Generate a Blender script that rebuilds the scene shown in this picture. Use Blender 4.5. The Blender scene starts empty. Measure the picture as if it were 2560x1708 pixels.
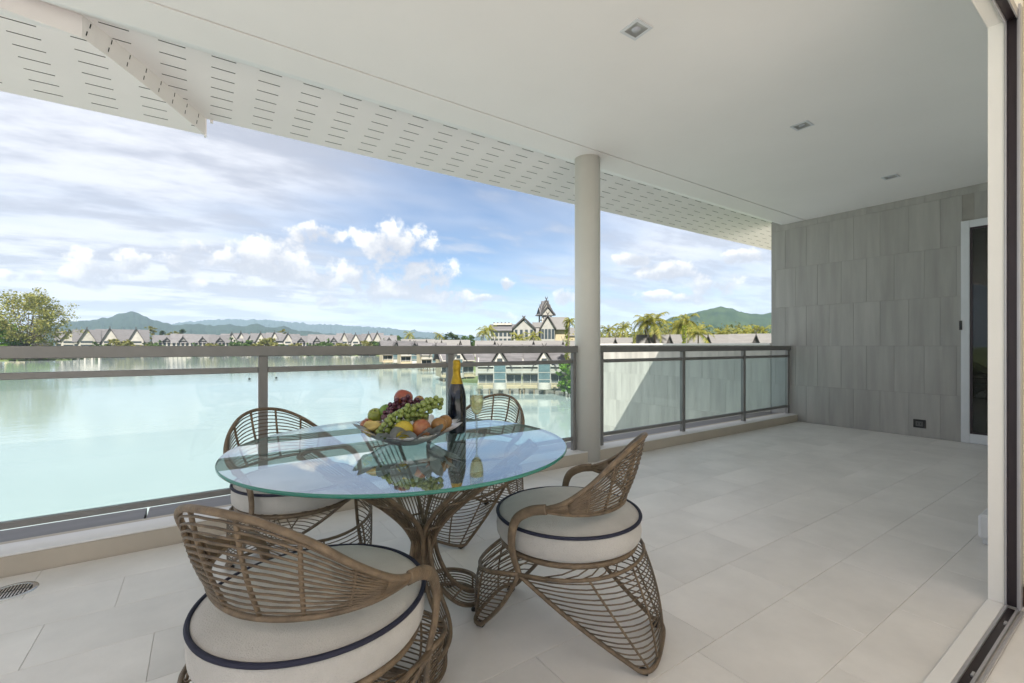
import bpy, bmesh, math, random
from mathutils import Vector, Matrix
R = math.radians
random.seed(7)

# ------------------------------------------------------------------ camera
EYE = Vector((0.0, 0.0, 1.15))
YAW = R(55.8)                       # heading of the lens, measured from +X (along the terrace) to +Y (the lake)
FW = Vector((math.cos(YAW), math.sin(YAW), 0))
RT = Vector((math.sin(YAW), -math.cos(YAW), 0))
cd = bpy.data.cameras.new("camera"); cam = bpy.data.objects.new("camera", cd)
bpy.context.scene.collection.objects.link(cam)
cam.location = EYE
cam.rotation_euler = (R(90), 0, YAW - R(90))
cd.lens = 16.0; cd.sensor_width = 36.0
cd.shift_y = 10 / 2350
cd.clip_start = 0.02; cd.clip_end = 30000
SC = bpy.context.scene
SC.camera = cam
COL = SC.collection

def bearing(px, D):
    """ground position at depth D in the direction of a measured bearing"""
    return EYE + FW * D + RT * ((px - 1175) / 1044 * D)
def height(py, D):
    return EYE.z + (794 - py) / 1044 * D

# ------------------------------------------------------------------ sun, sky, exposure
SUN_TRAVEL = Vector((0.55, 1.0, -1.45)).normalized()
SUN_EL = math.asin(-SUN_TRAVEL.z)
SUN_ROT = math.atan2(-SUN_TRAVEL.x, -SUN_TRAVEL.y)
sl = bpy.data.lights.new("sun", 'SUN'); sl.energy = 4.6; sl.angle = R(0.5); sl.color = (1, 0.95, 0.86)
so = bpy.data.objects.new("sun", sl); COL.objects.link(so)
so.rotation_euler = SUN_TRAVEL.to_track_quat('-Z', 'Y').to_euler()
so.location = (0, 0, 60)

def build_world():
    w = bpy.data.worlds.new("World"); SC.world = w; w.use_nodes = True
    nt = w.node_tree; N = nt.nodes; L = nt.links
    N.clear()
    def nd(t, **k):
        n = N.new(t)
        for a, b in k.items(): setattr(n, a, b)
        return n
    def M(op, a, b=None, c=None, clamp=False):
        n = nd('ShaderNodeMath', operation=op); n.use_clamp = clamp
        for i, v in enumerate((a, b, c)):
            if v is None: continue
            if isinstance(v, (int, float)): n.inputs[i].default_value = v
            else: L.new(v, n.inputs[i])
        return n.outputs[0]
    def sstep(v, a, b):
        n = nd('ShaderNodeMapRange', interpolation_type='SMOOTHSTEP')
        L.new(v, n.inputs[0]); n.inputs[1].default_value = a; n.inputs[2].default_value = b
        return n.outputs[0]
    def noise(vec, scale, detail, rough=0.55):
        n = nd('ShaderNodeTexNoise'); L.new(vec, n.inputs['Vector'])
        n.inputs['Scale'].default_value = scale; n.inputs['Detail'].default_value = detail
        n.inputs['Roughness'].default_value = rough
        return n
    def mix(f, a, b):
        n = nd('ShaderNodeMix', data_type='RGBA')
        L.new(f, n.inputs[0])
        for i, v in ((6, a), (7, b)):
            if isinstance(v, tuple): n.inputs[i].default_value = v
            else: L.new(v, n.inputs[i])
        return n.outputs[2]
    tc = nd('ShaderNodeTexCoord'); d = tc.outputs['Generated']
    sky = nd('ShaderNodeTexSky', sky_type='NISHITA'); sky.sun_disc = False
    sky.sun_elevation = SUN_EL; sky.sun_rotation = SUN_ROT
    sky.air_density = 1.0; sky.dust_density = 0.2; sky.ozone_density = 1.6
    sp = nd('ShaderNodeSeparateXYZ'); L.new(d, sp.inputs[0])
    x, y, z = sp.outputs
    az = M('ARCTAN2', x, y); el = M('ARCSINE', z)
    # ---- high veil on a flat layer seen in perspective
    den = M('ADD', M('MAXIMUM', z, 0.0), 0.12)
    cb = nd('ShaderNodeCombineXYZ')
    L.new(M('DIVIDE', x, den), cb.inputs[0]); L.new(M('DIVIDE', y, den), cb.inputs[1])
    mp = nd('ShaderNodeMapping'); L.new(cb.outputs[0], mp.inputs[0])
    mp.inputs['Rotation'].default_value = (0, 0, 0.5); mp.inputs['Scale'].default_value = (0.55, 1.0, 1)
    v1 = noise(mp.outputs[0], 0.62, 4, 0.58).outputs[0]
    v2 = noise(mp.outputs[0], 2.1, 5, 0.6).outputs[0]
    # the clear gap lies over the middle of the lake
    lft = sstep(M('SUBTRACT', SKY_GAP[0], az), 0.15, 0.95)
    gap = M('SUBTRACT', az, SKY_GAP[0]); ge = M('SUBTRACT', el, SKY_GAP[1])
    g = M('ADD', M('MULTIPLY', M('DIVIDE', gap, 0.42), M('DIVIDE', gap, 0.42)),
          M('MULTIPLY', M('DIVIDE', ge, 0.24), M('DIVIDE', ge, 0.24)))
    gapm = M('POWER', 2.718, M('MULTIPLY', g, -1.0))
    veil = sstep(M('ADD', M('SUBTRACT', M('ADD', v1, M('MULTIPLY', v2, 0.3)), M('MULTIPLY', gapm, 0.29)), M('MULTIPLY', lft, 0.13)), 0.24, 0.70)
    veil = M('MULTIPLY', veil, 0.92)
    # ---- cumulus heaps
    wob = noise(d, 9.0, 3, 0.6)
    ae = nd('ShaderNodeCombineXYZ'); L.new(az, ae.inputs[0]); L.new(el, ae.inputs[1])
    def V(op, a, b=None, c=None, out=0):
        n = nd('ShaderNodeVectorMath', operation=op)
        for i, v in enumerate((a, b, c)):
            if v is None: continue
            if isinstance(v, tuple): n.inputs[i].default_value = v
            else: L.new(v, n.inputs[i])
        return n.outputs[out]
    aew = V('MULTIPLY_ADD', wob.outputs[1], (0.05, 0.035, 0), V('SUBTRACT', ae.outputs[0], (0.025, 0.0175, 0)))
    near = None; low = None
    for (cx, cy, hw, hh) in CUMULUS:
        dv = FW + RT * ((cx - 1175) / 1044) + Vector((0, 0, (794 - cy) / 1044)); dv.normalize()
        a0 = math.atan2(dv.x, dv.y); e0 = math.asin(dv.z)
        wa = hw / 1044 * dv.dot(FW) ** 2 * 1.5; we = hh / 1044 * dv.dot(FW) * 1.5
        q = V('MULTIPLY_ADD', aew, (1 / wa, 1 / we, 0), (-a0 / wa, -e0 / we, 0))
        f = V('DOT_PRODUCT', q, q, out=1)
        near = f if near is None else M('MINIMUM', near, f)
        q2 = V('ADD', q, (0, 0.75, 0))
        f2 = V('DOT_PRODUCT', q2, q2, out=1)
        low = f2 if low is None else M('MINIMUM', low, f2)
    field = M('SUBTRACT', 1.0, near)
    cn = noise(d, 24.0, 6, 0.62).outputs[0]
    body = M('ADD', M('MULTIPLY', field, 0.55), M('MULTIPLY', M('SUBTRACT', cn, 0.5), 2.3))
    cum = sstep(body, 0.04, 0.50)
    shade = sstep(M('ADD', M('MULTIPLY', M('SUBTRACT', low, 0.35), 0.42), M('MULTIPLY', M('SUBTRACT', cn, 0.5), 1.5)), -0.1, 0.75)
    puff = M('MULTIPLY', M('MULTIPLY', sstep(v2, 0.50, 0.66), M('SUBTRACT', 1.0, sstep(el, 0.15, 0.5))), 0.6)
    greyv = sstep(v2, 0.40, 0.64)
    veilcol = mix(greyv, (6.1, 6.15, 6.5, 1), (3.2, 3.35, 3.9, 1))
    cumcol = mix(shade, (4.0, 4.1, 4.5, 1), (7.2, 7.05, 6.85, 1))
    gain = nd('ShaderNodeMix', data_type='RGBA', blend_type='MULTIPLY'); gain.inputs[0].default_value = 1
    L.new(sky.outputs[0], gain.inputs[6]); gain.inputs[7].default_value = SKY_GAIN
    c = mix(veil, gain.outputs[2], veilcol)
    c = mix(puff, c, (4.6, 4.7, 5.1, 1))
    c = mix(cum, c, cumcol)
    w.cycles.sampling_method = 'MANUAL'; w.cycles.sample_map_resolution = 512
    bg = nd('ShaderNodeBackground'); L.new(c, bg.inputs[0]); bg.inputs[1].default_value = SKY_STRENGTH
    out = nd('ShaderNodeOutputWorld'); L.new(bg.outputs[0], out.inputs[0])

_gd = (FW + RT * ((1110 - 1175) / 1044) + Vector((0, 0, (794 - 560) / 1044))).normalized()
SKY_GAP = (math.atan2(_gd.x, _gd.y), math.asin(_gd.z))
SKY_STRENGTH = 0.060
SKY_GAIN = (0.58, 0.66, 0.76, 1)
CUMULUS = [(.5859 * a, 183.6 + .5859 * b, .5859 * c, .5859 * d) for a, b, c, d in [
    (1550, 640, 118, 62), (1670, 760, 112, 52), (1235, 597, 92, 30), (1060, 690, 120, 62), (1190, 765, 140, 48),
    (950, 725, 120, 34), (1400, 765, 80, 45), (1490, 825, 140, 44), (1610, 830, 95, 34), (910, 808, 75, 34),
    (735, 802, 70, 20), (760, 675, 62, 40), (690, 732, 70, 38), (410, 740, 92, 50), (320, 778, 80, 24),
    (550, 715, 60, 40), (1140, 838, 24, 18), (1300, 868, 45, 22), (1795, 868, 80, 34), (1990, 792, 28, 18),
    (2215, 842, 36, 25), (2480, 690, 70, 24), (2610, 745, 110, 26), (2900, 700, 90, 30), (2700, 860, 80, 20), (1960, 922, 60, 18), (1890, 852, 28, 14), (100, 765, 95, 20), (2560, 850, 60, 22), (2800, 800, 80, 34)]]
build_world()
SC.view_settings.view_transform = 'Standard'; SC.view_settings.look = 'None'
SC.view_settings.gamma = 1.0; SC.view_settings.exposure = 1.52
SC.view_settings.use_curve_mapping = False
SC.render.engine = 'CYCLES'
cy = SC.cycles
cy.use_denoising = True; cy.max_bounces = 9; cy.diffuse_bounces = 5; cy.glossy_bounces = 5
cy.transmission_bounces = 8; cy.transparent_max_bounces = 24; cy.volume_bounces = 0
cy.caustics_reflective = False; cy.caustics_refractive = False
cy.sample_clamp_indirect = 6.0

# ------------------------------------------------------------------ helpers: objects
def link(name, me, parent=None, loc=None):
    o = bpy.data.objects.new(name, me); COL.objects.link(o)
    if parent is not None: o.parent = parent
    if loc is not None: o.location = loc
    return o
def tag(o, label, cat, group=None):
    o['label'] = label; o['category'] = cat
    if group: o['group'] = group
    return o
def thing(name, label, cat, loc=(0, 0, 0), rotz=0, group=None):
    o = link(name, None, None, loc); o.rotation_euler = (0, 0, rotz)
    return tag(o, label, cat, group)
def struct(o):
    o['kind'] = 'structure'; return o
def stuff(o):
    o['kind'] = 'stuff'; return o
def copy_tree(o, parent=None):
    c = o.copy(); COL.objects.link(c); c.parent = parent
    for ch in list(o.children): copy_tree(ch, c)
    return c

class MB:
    """collects shapes into one mesh"""
    def __init__(s): s.v = []; s.f = []; s.m = []; s.sm = []
    def add(s, vs, fs, mat=0, smooth=False):
        o = len(s.v); s.v += [tuple(p) for p in vs]
        s.f += [tuple(i + o for i in f) for f in fs]
        s.m += [mat] * len(fs); s.sm += [smooth] * len(fs); return s
    def box(s, x0, x1, y0, y1, z0, z1, mat=0, mtx=None):
        vs = [Vector(p) for p in ((x0,y0,z0),(x1,y0,z0),(x1,y1,z0),(x0,y1,z0),(x0,y0,z1),(x1,y0,z1),(x1,y1,z1),(x0,y1,z1))]
        if mtx: vs = [mtx @ p for p in vs]
        return s.add(vs, [(0,3,2,1),(4,5,6,7),(0,1,5,4),(1,2,6,5),(2,3,7,6),(3,0,4,7)], mat)
    def bbox(s, x0, x1, y0, y1, z0, z1, b=0.004, mat=0):
        """box with chamfered edges"""
        bm = bmesh.new()
        vs = [bm.verts.new(p) for p in ((x0,y0,z0),(x1,y0,z0),(x1,y1,z0),(x0,y1,z0),(x0,y0,z1),(x1,y0,z1),(x1,y1,z1),(x0,y1,z1))]
        for f in [(0,3,2,1),(4,5,6,7),(0,1,5,4),(1,2,6,5),(2,3,7,6),(3,0,4,7)]: bm.faces.new([vs[i] for i in f])
        bmesh.ops.bevel(bm, geom=bm.edges[:], offset=b, segments=1, affect='EDGES')
        bm.verts.index_update()
        s.add([v.co for v in bm.verts], [[v.index for v in f.verts] for f in bm.faces], mat); bm.free(); return s
    def tube(s, pts, r, n=6, closed=False, mat=0, flat=1.0, cap=True):
        pts = [Vector(p) for p in pts]; m = len(pts)
        rr = r if isinstance(r, (list, tuple)) else [r] * m
        T = []
        for i in range(m):
            a = pts[(i - 1) % m] if (closed or i > 0) else pts[i]
            b = pts[(i + 1) % m] if (closed or i < m - 1) else pts[i]
            t = (b - a); T.append(t.normalized() if t.length > 1e-9 else Vector((0, 0, 1)))
        up = Vector((0, 0, 1)) if abs(T[0].z) < 0.9 else Vector((1, 0, 0))
        nrm = (up - T[0] * up.dot(T[0])).normalized()
        vs = []
        for i in range(m):
            nrm = nrm - T[i] * nrm.dot(T[i])
            nrm = nrm.normalized() if nrm.length > 1e-6 else T[i].orthogonal().normalized()
            bn = T[i].cross(nrm)
            for k in range(n):
                a = 2 * math.pi * k / n
                vs.append(pts[i] + nrm * (math.cos(a) * rr[i]) + bn * (math.sin(a) * rr[i] * flat))
        fs = []
        for i in range(m if closed else m - 1):
            j = (i + 1) % m
            for k in range(n):
                fs.append((i * n + k, i * n + (k + 1) % n, j * n + (k + 1) % n, j * n + k))
        if not closed and cap:
            fs.append(tuple(range(n - 1, -1, -1))); fs.append(tuple((m - 1) * n + k for k in range(n)))
        return s.add(vs, fs, mat, True)
    def lathe(s, prof, n=32, mat=0, smooth=True, c=(0, 0, 0)):
        vs = []; fs = []; m = len(prof)
        for k in range(n):
            a = 2 * math.pi * k / n
            for r, z in prof: vs.append((c[0] + r * math.cos(a), c[1] + r * math.sin(a), c[2] + z))
        for k in range(n):
            j = (k + 1) % n
            for i in range(m - 1):
                fs.append((k * m + i, j * m + i, j * m + i + 1, k * m + i + 1))
        return s.add(vs, fs, mat, smooth)
    def prism(s, poly, axis, a, b, mat=0, mtx=None):
        """extrude a 2-D polygon along x ('x': poly=(y,z)), y (poly=(x,z)) or z (poly=(x,y))"""
        def P(p, t): return {'x': (t, p[0], p[1]), 'y': (p[0], t, p[1]), 'z': (p[0], p[1], t)}[axis]
        n = len(poly); vs = [Vector(P(p, a)) for p in poly] + [Vector(P(p, b)) for p in poly]
        if mtx: vs = [mtx @ v for v in vs]
        fs = [tuple(range(n)), tuple(range(2 * n - 1, n - 1, -1))] + [((i + 1) % n, i, n + i, n + (i + 1) % n) for i in range(n)]
        return s.add(vs, fs, mat)
    def mesh(s, name, mats, fix=True):
        me = bpy.data.meshes.new(name); me.from_pydata(s.v, [], s.f); me.update()
        for m in (mats if isinstance(mats, (list, tuple)) else [mats]): me.materials.append(m)
        me.polygons.foreach_set('material_index', s.m); me.polygons.foreach_set('use_smooth', s.sm)
        if fix:
            bm = bmesh.new(); bm.from_mesh(me); bmesh.ops.recalc_face_normals(bm, faces=bm.faces[:]); bm.to_mesh(me); bm.free()
        return me
    def build(s, name, mats, parent=None, loc=None, fix=True):
        return link(name, s.mesh(name, mats, fix), parent, loc)

def spline(pts, n=8, closed=False):
    """Catmull-Rom through points"""
    P = [Vector(p) for p in pts]; m = len(P); out = []
    for i in range(m if closed else m - 1):
        g = lambda k: P[k % m] if closed else P[max(0, min(m - 1, k))]
        a, b, c, d = g(i - 1), g(i), g(i + 1), g(i + 2)
        for k in range(n):
            t = k / n
            out.append(0.5 * ((2 * b) + (c - a) * t + (2 * a - 5 * b + 4 * c - d) * t * t + (3 * b - a - 3 * c + d) * t ** 3))
    if not closed: out.append(P[-1])
    return out

# ------------------------------------------------------------------ helpers: materials
def _nt(name):
    m = bpy.data.materials.new(name); m.use_nodes = True
    return m, m.node_tree.nodes, m.node_tree.links, m.node_tree.nodes['Principled BSDF']
def mat(name, col, rough=0.6, var=0.08, scale=6.0, bump=0.0, bscale=None, metal=0.0, spec=0.5, objvar=0.0, stretch=None, detail=5, sheen=0.0, dark=None, hue=None):
    m, N, L, B = _nt(name)
    B.inputs['Roughness'].default_value = rough; B.inputs['Metallic'].default_value = metal
    B.inputs['Specular IOR Level'].default_value = spec
    if sheen: B.inputs['Sheen Weight'].default_value = sheen
    tc = N.new('ShaderNodeTexCoord'); vec = tc.outputs['Object']
    if objvar:
        oi = N.new('ShaderNodeObjectInfo')
        ad = N.new('ShaderNodeVectorMath'); ad.operation = 'ADD'
        sc = N.new('ShaderNodeVectorMath'); sc.operation = 'SCALE'; sc.inputs[0].default_value = (31, 17, 23)
        L.new(oi.outputs['Random'], sc.inputs['Scale']); L.new(vec, ad.inputs[0]); L.new(sc.outputs[0], ad.inputs[1]); vec = ad.outputs[0]
    if stretch:
        mp = N.new('ShaderNodeMapping'); mp.inputs['Scale'].default_value = stretch; L.new(vec, mp.inputs[0]); vec = mp.outputs[0]
    nz = N.new('ShaderNodeTexNoise'); nz.inputs['Scale'].default_value = scale; nz.inputs['Detail'].default_value = detail
    nz.inputs['Roughness'].default_value = 0.6; L.new(vec, nz.inputs['Vector'])
    lo = dark or tuple(c * (1 - var * 1.6) for c in col); hi = hue or tuple(min(1, c * (1 + var)) for c in col)
    rp = N.new('ShaderNodeValToRGB'); rp.color_ramp.elements[0].position = 0.3; rp.color_ramp.elements[1].position = 0.7
    rp.color_ramp.elements[0].color = (*lo, 1); rp.color_ramp.elements[1].color = (*hi, 1)
    L.new(nz.outputs[0], rp.inputs[0]); c = rp.outputs[0]
    if objvar:
        hs = N.new('ShaderNodeHueSaturation'); mr = N.new('ShaderNodeMapRange')
        mr.inputs[3].default_value = 1 - objvar; mr.inputs[4].default_value = 1 + objvar
        L.new(oi.outputs['Random'], mr.inputs[0]); L.new(mr.outputs[0], hs.inputs['Value']); L.new(c, hs.inputs['Color']); c = hs.outputs[0]
    L.new(c, B.inputs['Base Color'])
    if bump:
        b = N.new('ShaderNodeBump'); b.inputs['Strength'].default_value = bump; b.inputs['Distance'].default_value = 0.01
        n2 = N.new('ShaderNodeTexNoise'); n2.inputs['Scale'].default_value = bscale or scale * 6; n2.inputs['Detail'].default_value = 4
        L.new(vec, n2.inputs['Vector']); L.new(n2.outputs[0], b.inputs['Height']); L.new(b.outputs[0], B.inputs['Normal'])
    return m
def thin_glass(name, tint, ior=1.5, haze=0.0, hazecol=(0.7, 0.85, 0.85), rough=0.0, coat=0.0):
    m, N, L, B = _nt(name); N.remove(B)
    out = N['Material Output']
    tr = N.new('ShaderNodeBsdfTransparent'); tr.inputs[0].default_value = (*tint, 1)
    gl = N.new('ShaderNodeBsdfGlossy'); gl.inputs['Roughness'].default_value = rough
    fr = N.new('ShaderNodeFresnel'); fr.inputs[0].default_value = ior
    # use the outward normal on both sides of the slab
    base = tr.outputs[0]
    if haze:
        df = N.new('ShaderNodeBsdfDiffuse'); df.inputs[0].default_value = (*hazecol, 1)
        tl = N.new('ShaderNodeBsdfTranslucent'); tl.inputs[0].default_value = (*hazecol, 1)
        md = N.new('ShaderNodeMixShader'); md.inputs[0].default_value = 0.6; L.new(df.outputs[0], md.inputs[1]); L.new(tl.outputs[0], md.inputs[2])
        mh = N.new('ShaderNodeMixShader'); mh.inputs[0].default_value = haze; L.new(base, mh.inputs[1]); L.new(md.outputs[0], mh.inputs[2]); base = mh.outputs[0]
    ge = N.new('ShaderNodeNewGeometry')
    fl = N.new('ShaderNodeMath'); fl.operation = 'SUBTRACT'; fl.inputs[0].default_value = 1; L.new(ge.outputs['Backfacing'], fl.inputs[1])
    mu = N.new('ShaderNodeMath'); mu.operation = 'MULTIPLY'; L.new(fr.outputs[0], mu.inputs[0]); L.new(fl.outputs[0], mu.inputs[1])
    fac = mu.outputs[0]
    if coat:
        c1 = N.new('ShaderNodeMath'); c1.operation = 'MULTIPLY_ADD'; c1.inputs[1].default_value = 1 - coat; c1.inputs[2].default_value = coat
        L.new(fr.outputs[0], c1.inputs[0]); L.new(c1.outputs[0], mu.inputs[0])
    mx = N.new('ShaderNodeMixShader'); L.new(fac, mx.inputs[0]); L.new(base, mx.inputs[1]); L.new(gl.outputs[0], mx.inputs[2])
    L.new(mx.outputs[0], out.inputs[0]); return m
def foliage(name, c1, c2, c3=None, scale=0.35):
    m, N, L, B = _nt(name); out = N['Material Output']
    ge = N.new('ShaderNodeNewGeometry'); oi = N.new('ShaderNodeObjectInfo')
    rp = N.new('ShaderNodeValToRGB'); rp.color_ramp.elements[0].color = (*c1, 1); rp.color_ramp.elements[1].color = (*c2, 1)
    if c3: e = rp.color_ramp.elements.new(0.85); e.color = (*c3, 1)
    L.new(ge.outputs['Random Per Island'], rp.inputs[0]); L.new(rp.outputs[0], B.inputs['Base Color'])
    B.inputs['Roughness'].default_value = 0.55; B.inputs['Specular IOR Level'].default_value = 0.3
    tl = N.new('ShaderNodeBsdfTranslucent'); L.new(rp.outputs[0], tl.inputs[0])
    mx = N.new('ShaderNodeMixShader'); mx.inputs[0].default_value = 0.4
    L.new(B.outputs[0], mx.inputs[1]); L.new(tl.outputs[0], mx.inputs[2]); L.new(mx.outputs[0], out.inputs[0]); return m

M_white = mat('white_paint', (0.80, 0.78, 0.74), 0.55, 0.025, 1.2, 0.03, 90)
M_ceil = mat('ceiling_paint', (0.87, 0.835, 0.82), 0.7, 0.02, 0.8, 0.02, 120)
M_soffit = mat('soffit_board', (0.87, 0.84, 0.835), 0.6, 0.03, 1.0, 0.02, 80)
M_voidshade = mat('void_shade', (0.03, 0.03, 0.03), 0.9, 0.1)  # near-black colour painting in the shade of slots, groove and drain
M_col = mat('column_paint', (0.66, 0.64, 0.59), 0.5, 0.03, 2.0, 0.03, 60)
M_tile = mat('floor_tile', (0.745, 0.72, 0.70), 0.36, 0.075, 2.4, 0.06, 60, objvar=0.025, detail=9)
M_grout = mat('floor_grout', (0.62, 0.60, 0.58), 0.85, 0.08)
M_wtile = mat('wall_stone', (0.375, 0.36, 0.342), 0.55, 0.11, 1.9, 0.05, 40, objvar=0.05, stretch=(1, 4.5, 0.4), detail=9)
M_wgrout = mat('wall_grout', (0.33, 0.31, 0.285), 0.85, 0.08)
M_ntile = mat('pale_wall_stone', (0.50, 0.475, 0.43), 0.6, 0.14, 1.6, 0.04, 40, objvar=0.05, stretch=(1, 4.0, 0.5), detail=7)
M_kerb = mat('kerb_plaster', (0.52, 0.46, 0.38), 0.6, 0.05, 2.5, 0.04, 60)
M_ledge = mat('kerb_ledge', (0.78, 0.77, 0.76), 0.5, 0.03, 2.0)
M_coping = mat('grey_coping', (0.20, 0.19, 0.20), 0.55, 0.10, 2.0, 0.03, 50, stretch=(0.4, 6, 1))
M_rail = mat('rail_metal', (0.23, 0.223, 0.215), 0.45, 0.05, 8, metal=0.25)
M_pane = thin_glass('pane_glass', (0.90, 0.955, 0.955), 1.5, 0.05, (0.62, 0.76, 0.79))
M_track = mat('dark_track', (0.045, 0.035, 0.04), 0.4, 0.05, metal=0.5)
M_alu = mat('pale_aluminium', (0.45, 0.44, 0.46), 0.4, 0.04, metal=0.4)
M_upvc = mat('white_frame', (0.66, 0.67, 0.70), 0.35, 0.02)
M_cream = mat('cream_wall', (0.66, 0.58, 0.40), 0.6, 0.03)
M_wood = mat('brown_skirting', (0.13, 0.07, 0.045), 0.45, 0.15, 9, stretch=(1, 8, 8))
M_black = mat('black_plastic', (0.015, 0.015, 0.016), 0.4, 0.05)
M_rubber = mat('black_rubber', (0.012, 0.012, 0.012), 0.7, 0.05)
M_doorglass = thin_glass('dark_door_glass', (0.30, 0.34, 0.30), 1.55, 0.10, (0.42, 0.44, 0.40))
M_chrome = mat('steel', (0.62, 0.62, 0.63), 0.22, 0.04, metal=1.0)
M_rattan = mat('rattan', (0.17, 0.122, 0.077), 0.5, 0.28, 26, 0.35, 240, detail=6)
M_strand = mat('rattan_strand', (0.145, 0.104, 0.066), 0.5, 0.32, 22, 0.3, 260, detail=6)
M_cush = mat('cushion_cloth', (0.50, 0.485, 0.465), 0.9, 0.07, 7, 0.45, 300, spec=0.15, sheen=0.3)
M_pipe = mat('navy_piping', (0.010, 0.012, 0.034), 0.7, 0.1)

# ------------------------------------------------------------------ terrace shell
CEIL = 3.04; WX = 7.5; XL = -6.0; YB = -3.0; FB = -10.0  # floor extended unseen behind the ceiling edge, added to bounce sunlight in
struct(MB().box(XL - 4, WX, FB, 3.285, -0.30, -0.0035).build('floor', M_grout))
FLOOR = bpy.data.objects['floor']
TL, TW, G = 0.64, 0.323, 0.0007
tile_me = {}
def tile_mesh(l):
    k = round(l, 3)
    if k not in tile_me:
        tile_me[k] = MB().bbox(0, l - 2 * G, 0, TW - 2 * G, -0.012, 0.0, 0.0012).mesh('tile', M_tile)
    return tile_me[k]
row = 0; y = 3.285 - TW
STAG = [0.0, 0.36, 0.14, 0.52, 0.25, 0.05, 0.42, 0.30]
nt_ = 0; rest = MB()
while y > -0.9:
    x = -2.6 + STAG[row % 8] - TL
    while x < WX - 0.02:
        l = min(TL, WX - 0.002 - x)
        seen = y > 0.2 and x > -1.6 and nt_ < 230
        if seen:
            link('tile', tile_mesh(l), FLOOR, (x + G, y + G, 0)); nt_ += 1
        else:
            rest.bbox(x + G, x + l - G, y + G, y + TW - G, -0.012, 0.0, 0.0012)
        x += TL
    row += 1; y -= TW
stuff(rest.build('tiling', M_tile, FLOOR))

# flat ceiling with a shadow groove, in two slabs
GY = 3.175
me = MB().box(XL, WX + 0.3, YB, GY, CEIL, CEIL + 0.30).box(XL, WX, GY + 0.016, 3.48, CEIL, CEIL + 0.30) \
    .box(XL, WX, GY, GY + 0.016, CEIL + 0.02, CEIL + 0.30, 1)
struct(me.build('ceiling', [M_ceil, M_voidshade]))

# soffit: slotted board with rows of cut slots
def soffit_profile(drop=0.0):
    pts = [(3.48, CEIL), (3.56, CEIL + 0.035), (3.64, CEIL + 0.072), (3.72, CEIL + 0.098)]
    y = 3.74; 
    return pts
SL_L, SL_P, SL_ROW, SL_W = 0.145, 0.29, 0.106, 0.0075
def slotted(mb, P, x0, x1, rows, xoff=0.0, skip=None):
    """P(t, x) -> point on the board; t in metres across; rows = slot positions"""
    cols = []
    x = math.floor((x0 - xoff) / SL_P) * SL_P + xoff
    while x < x1:
        cols.append((x, x + SL_L)); x += SL_P
    xs = [x0]
    for a, b in cols:
        for q in (a, b):
            if x0 + 0.01 < q < x1 - 0.01: xs.append(q)
    xs.append(x1)
    return xs, cols

def soffit_panel(name, x0, x1, z_shift, label_rows, xoff, edge_fn=None):
    """edge_fn(t) returns the x where the panel starts for that t (a slanted end)"""
    sl = -0.2
    Y0, Z0 = 3.72, CEIL + 0.10 + z_shift
    W = 0.73
    def pos(t, x):
        return (x, Y0 + t, Z0 + sl * t)
    mb = MB()
    ts = [0.0]
    for r in label_rows: ts += [r, r + SL_W]
    ts.append(W)
    x_cols = []
    x = math.floor((x0 - xoff) / SL_P) * SL_P + xoff
    while x < x1:
        x_cols.append(x); x += SL_P
    for i in range(len(ts) - 1):
        t0, t1 = ts[i], ts[i + 1]; slot = (i % 2 == 1)
        e0 = edge_fn(t0) if edge_fn else x1; e1 = edge_fn(t1) if edge_fn else x1
        def quad(a, b):
            b0, b1 = min(b, e0), min(b, e1)
            if b0 <= a and b1 <= a: return
            b0 = max(b0, a + .0005); b1 = max(b1, a + .0005)
            mb.add([pos(t0, a), pos(t0, b0), pos(t1, b1), pos(t1, a)], [(0, 1, 2, 3)], 0)
        if not slot:
            quad(x0, x1)
        else:
            last = x0
            for c in x_cols:
                if c > last: quad(last, c)
                last = max(last, c + SL_L)
                # slot cheeks
                if c + SL_L < min(e0, e1) and c > x0:
                    p = [Vector(pos(t0, c)), Vector(pos(t0, c + SL_L)), Vector(pos(t1, c + SL_L)), Vector(pos(t1, c))]
                    q = [v + Vector((0, 0, 0.009)) for v in p]
                    mb.add(p + q, [(0, 1, 5, 4), (1, 2, 6, 5), (2, 3, 7, 6), (3, 0, 4, 7)], 1)
            if last < x1: quad(last, x1)
    # the plain cove between ceiling and board (right panel only) is added by the caller
    # near-black sheet above the board, painted shade for the cavity
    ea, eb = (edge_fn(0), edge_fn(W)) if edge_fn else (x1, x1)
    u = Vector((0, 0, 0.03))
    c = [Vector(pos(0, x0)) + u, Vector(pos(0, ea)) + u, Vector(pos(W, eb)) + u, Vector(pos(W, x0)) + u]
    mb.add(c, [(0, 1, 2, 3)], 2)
    # rounded nose at the outer edge
    e = edge_fn(W) if edge_fn else x1
    n = []
    for k in range(7):
        a = -math.pi / 2 + math.pi * k / 6
        n.append((0.022 * math.cos(a), 0.022 + 0.022 * math.sin(a)))
    base = pos(W, 0)
    vs = []
    for xx in (x0, e): vs += [(xx, base[1] + p[0], base[2] + p[1]) for p in n]
    mb.add(vs, [(i, i + 1, 8 + i, 7 + i) for i in range(6)], 0, True)
    if not edge_fn: mb.add([(x0, base[1], base[2] + 0.044), (e, base[1], base[2] + 0.044), (e, 3.4, Z0 + 0.25), (x0, 3.4, Z0 + 0.25)], [(0, 1, 2, 3)], 3)
    return mb, pos, W
M_roof_top = mat('roof_sheet', (0.22, 0.21, 0.21), 0.6, 0.1)
rowsR = [0.012 + SL_ROW * k for k in range(7)]
mb, posR, WR = soffit_panel('soffit', -3.2, 16.0, 0.0, rowsR[:7], 0.05)
cove = [(3.48, CEIL), (3.53, CEIL + 0.012), (3.60, CEIL + 0.052), (3.66, CEIL + 0.082), (3.72, CEIL + 0.10)]
vs = []
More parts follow.
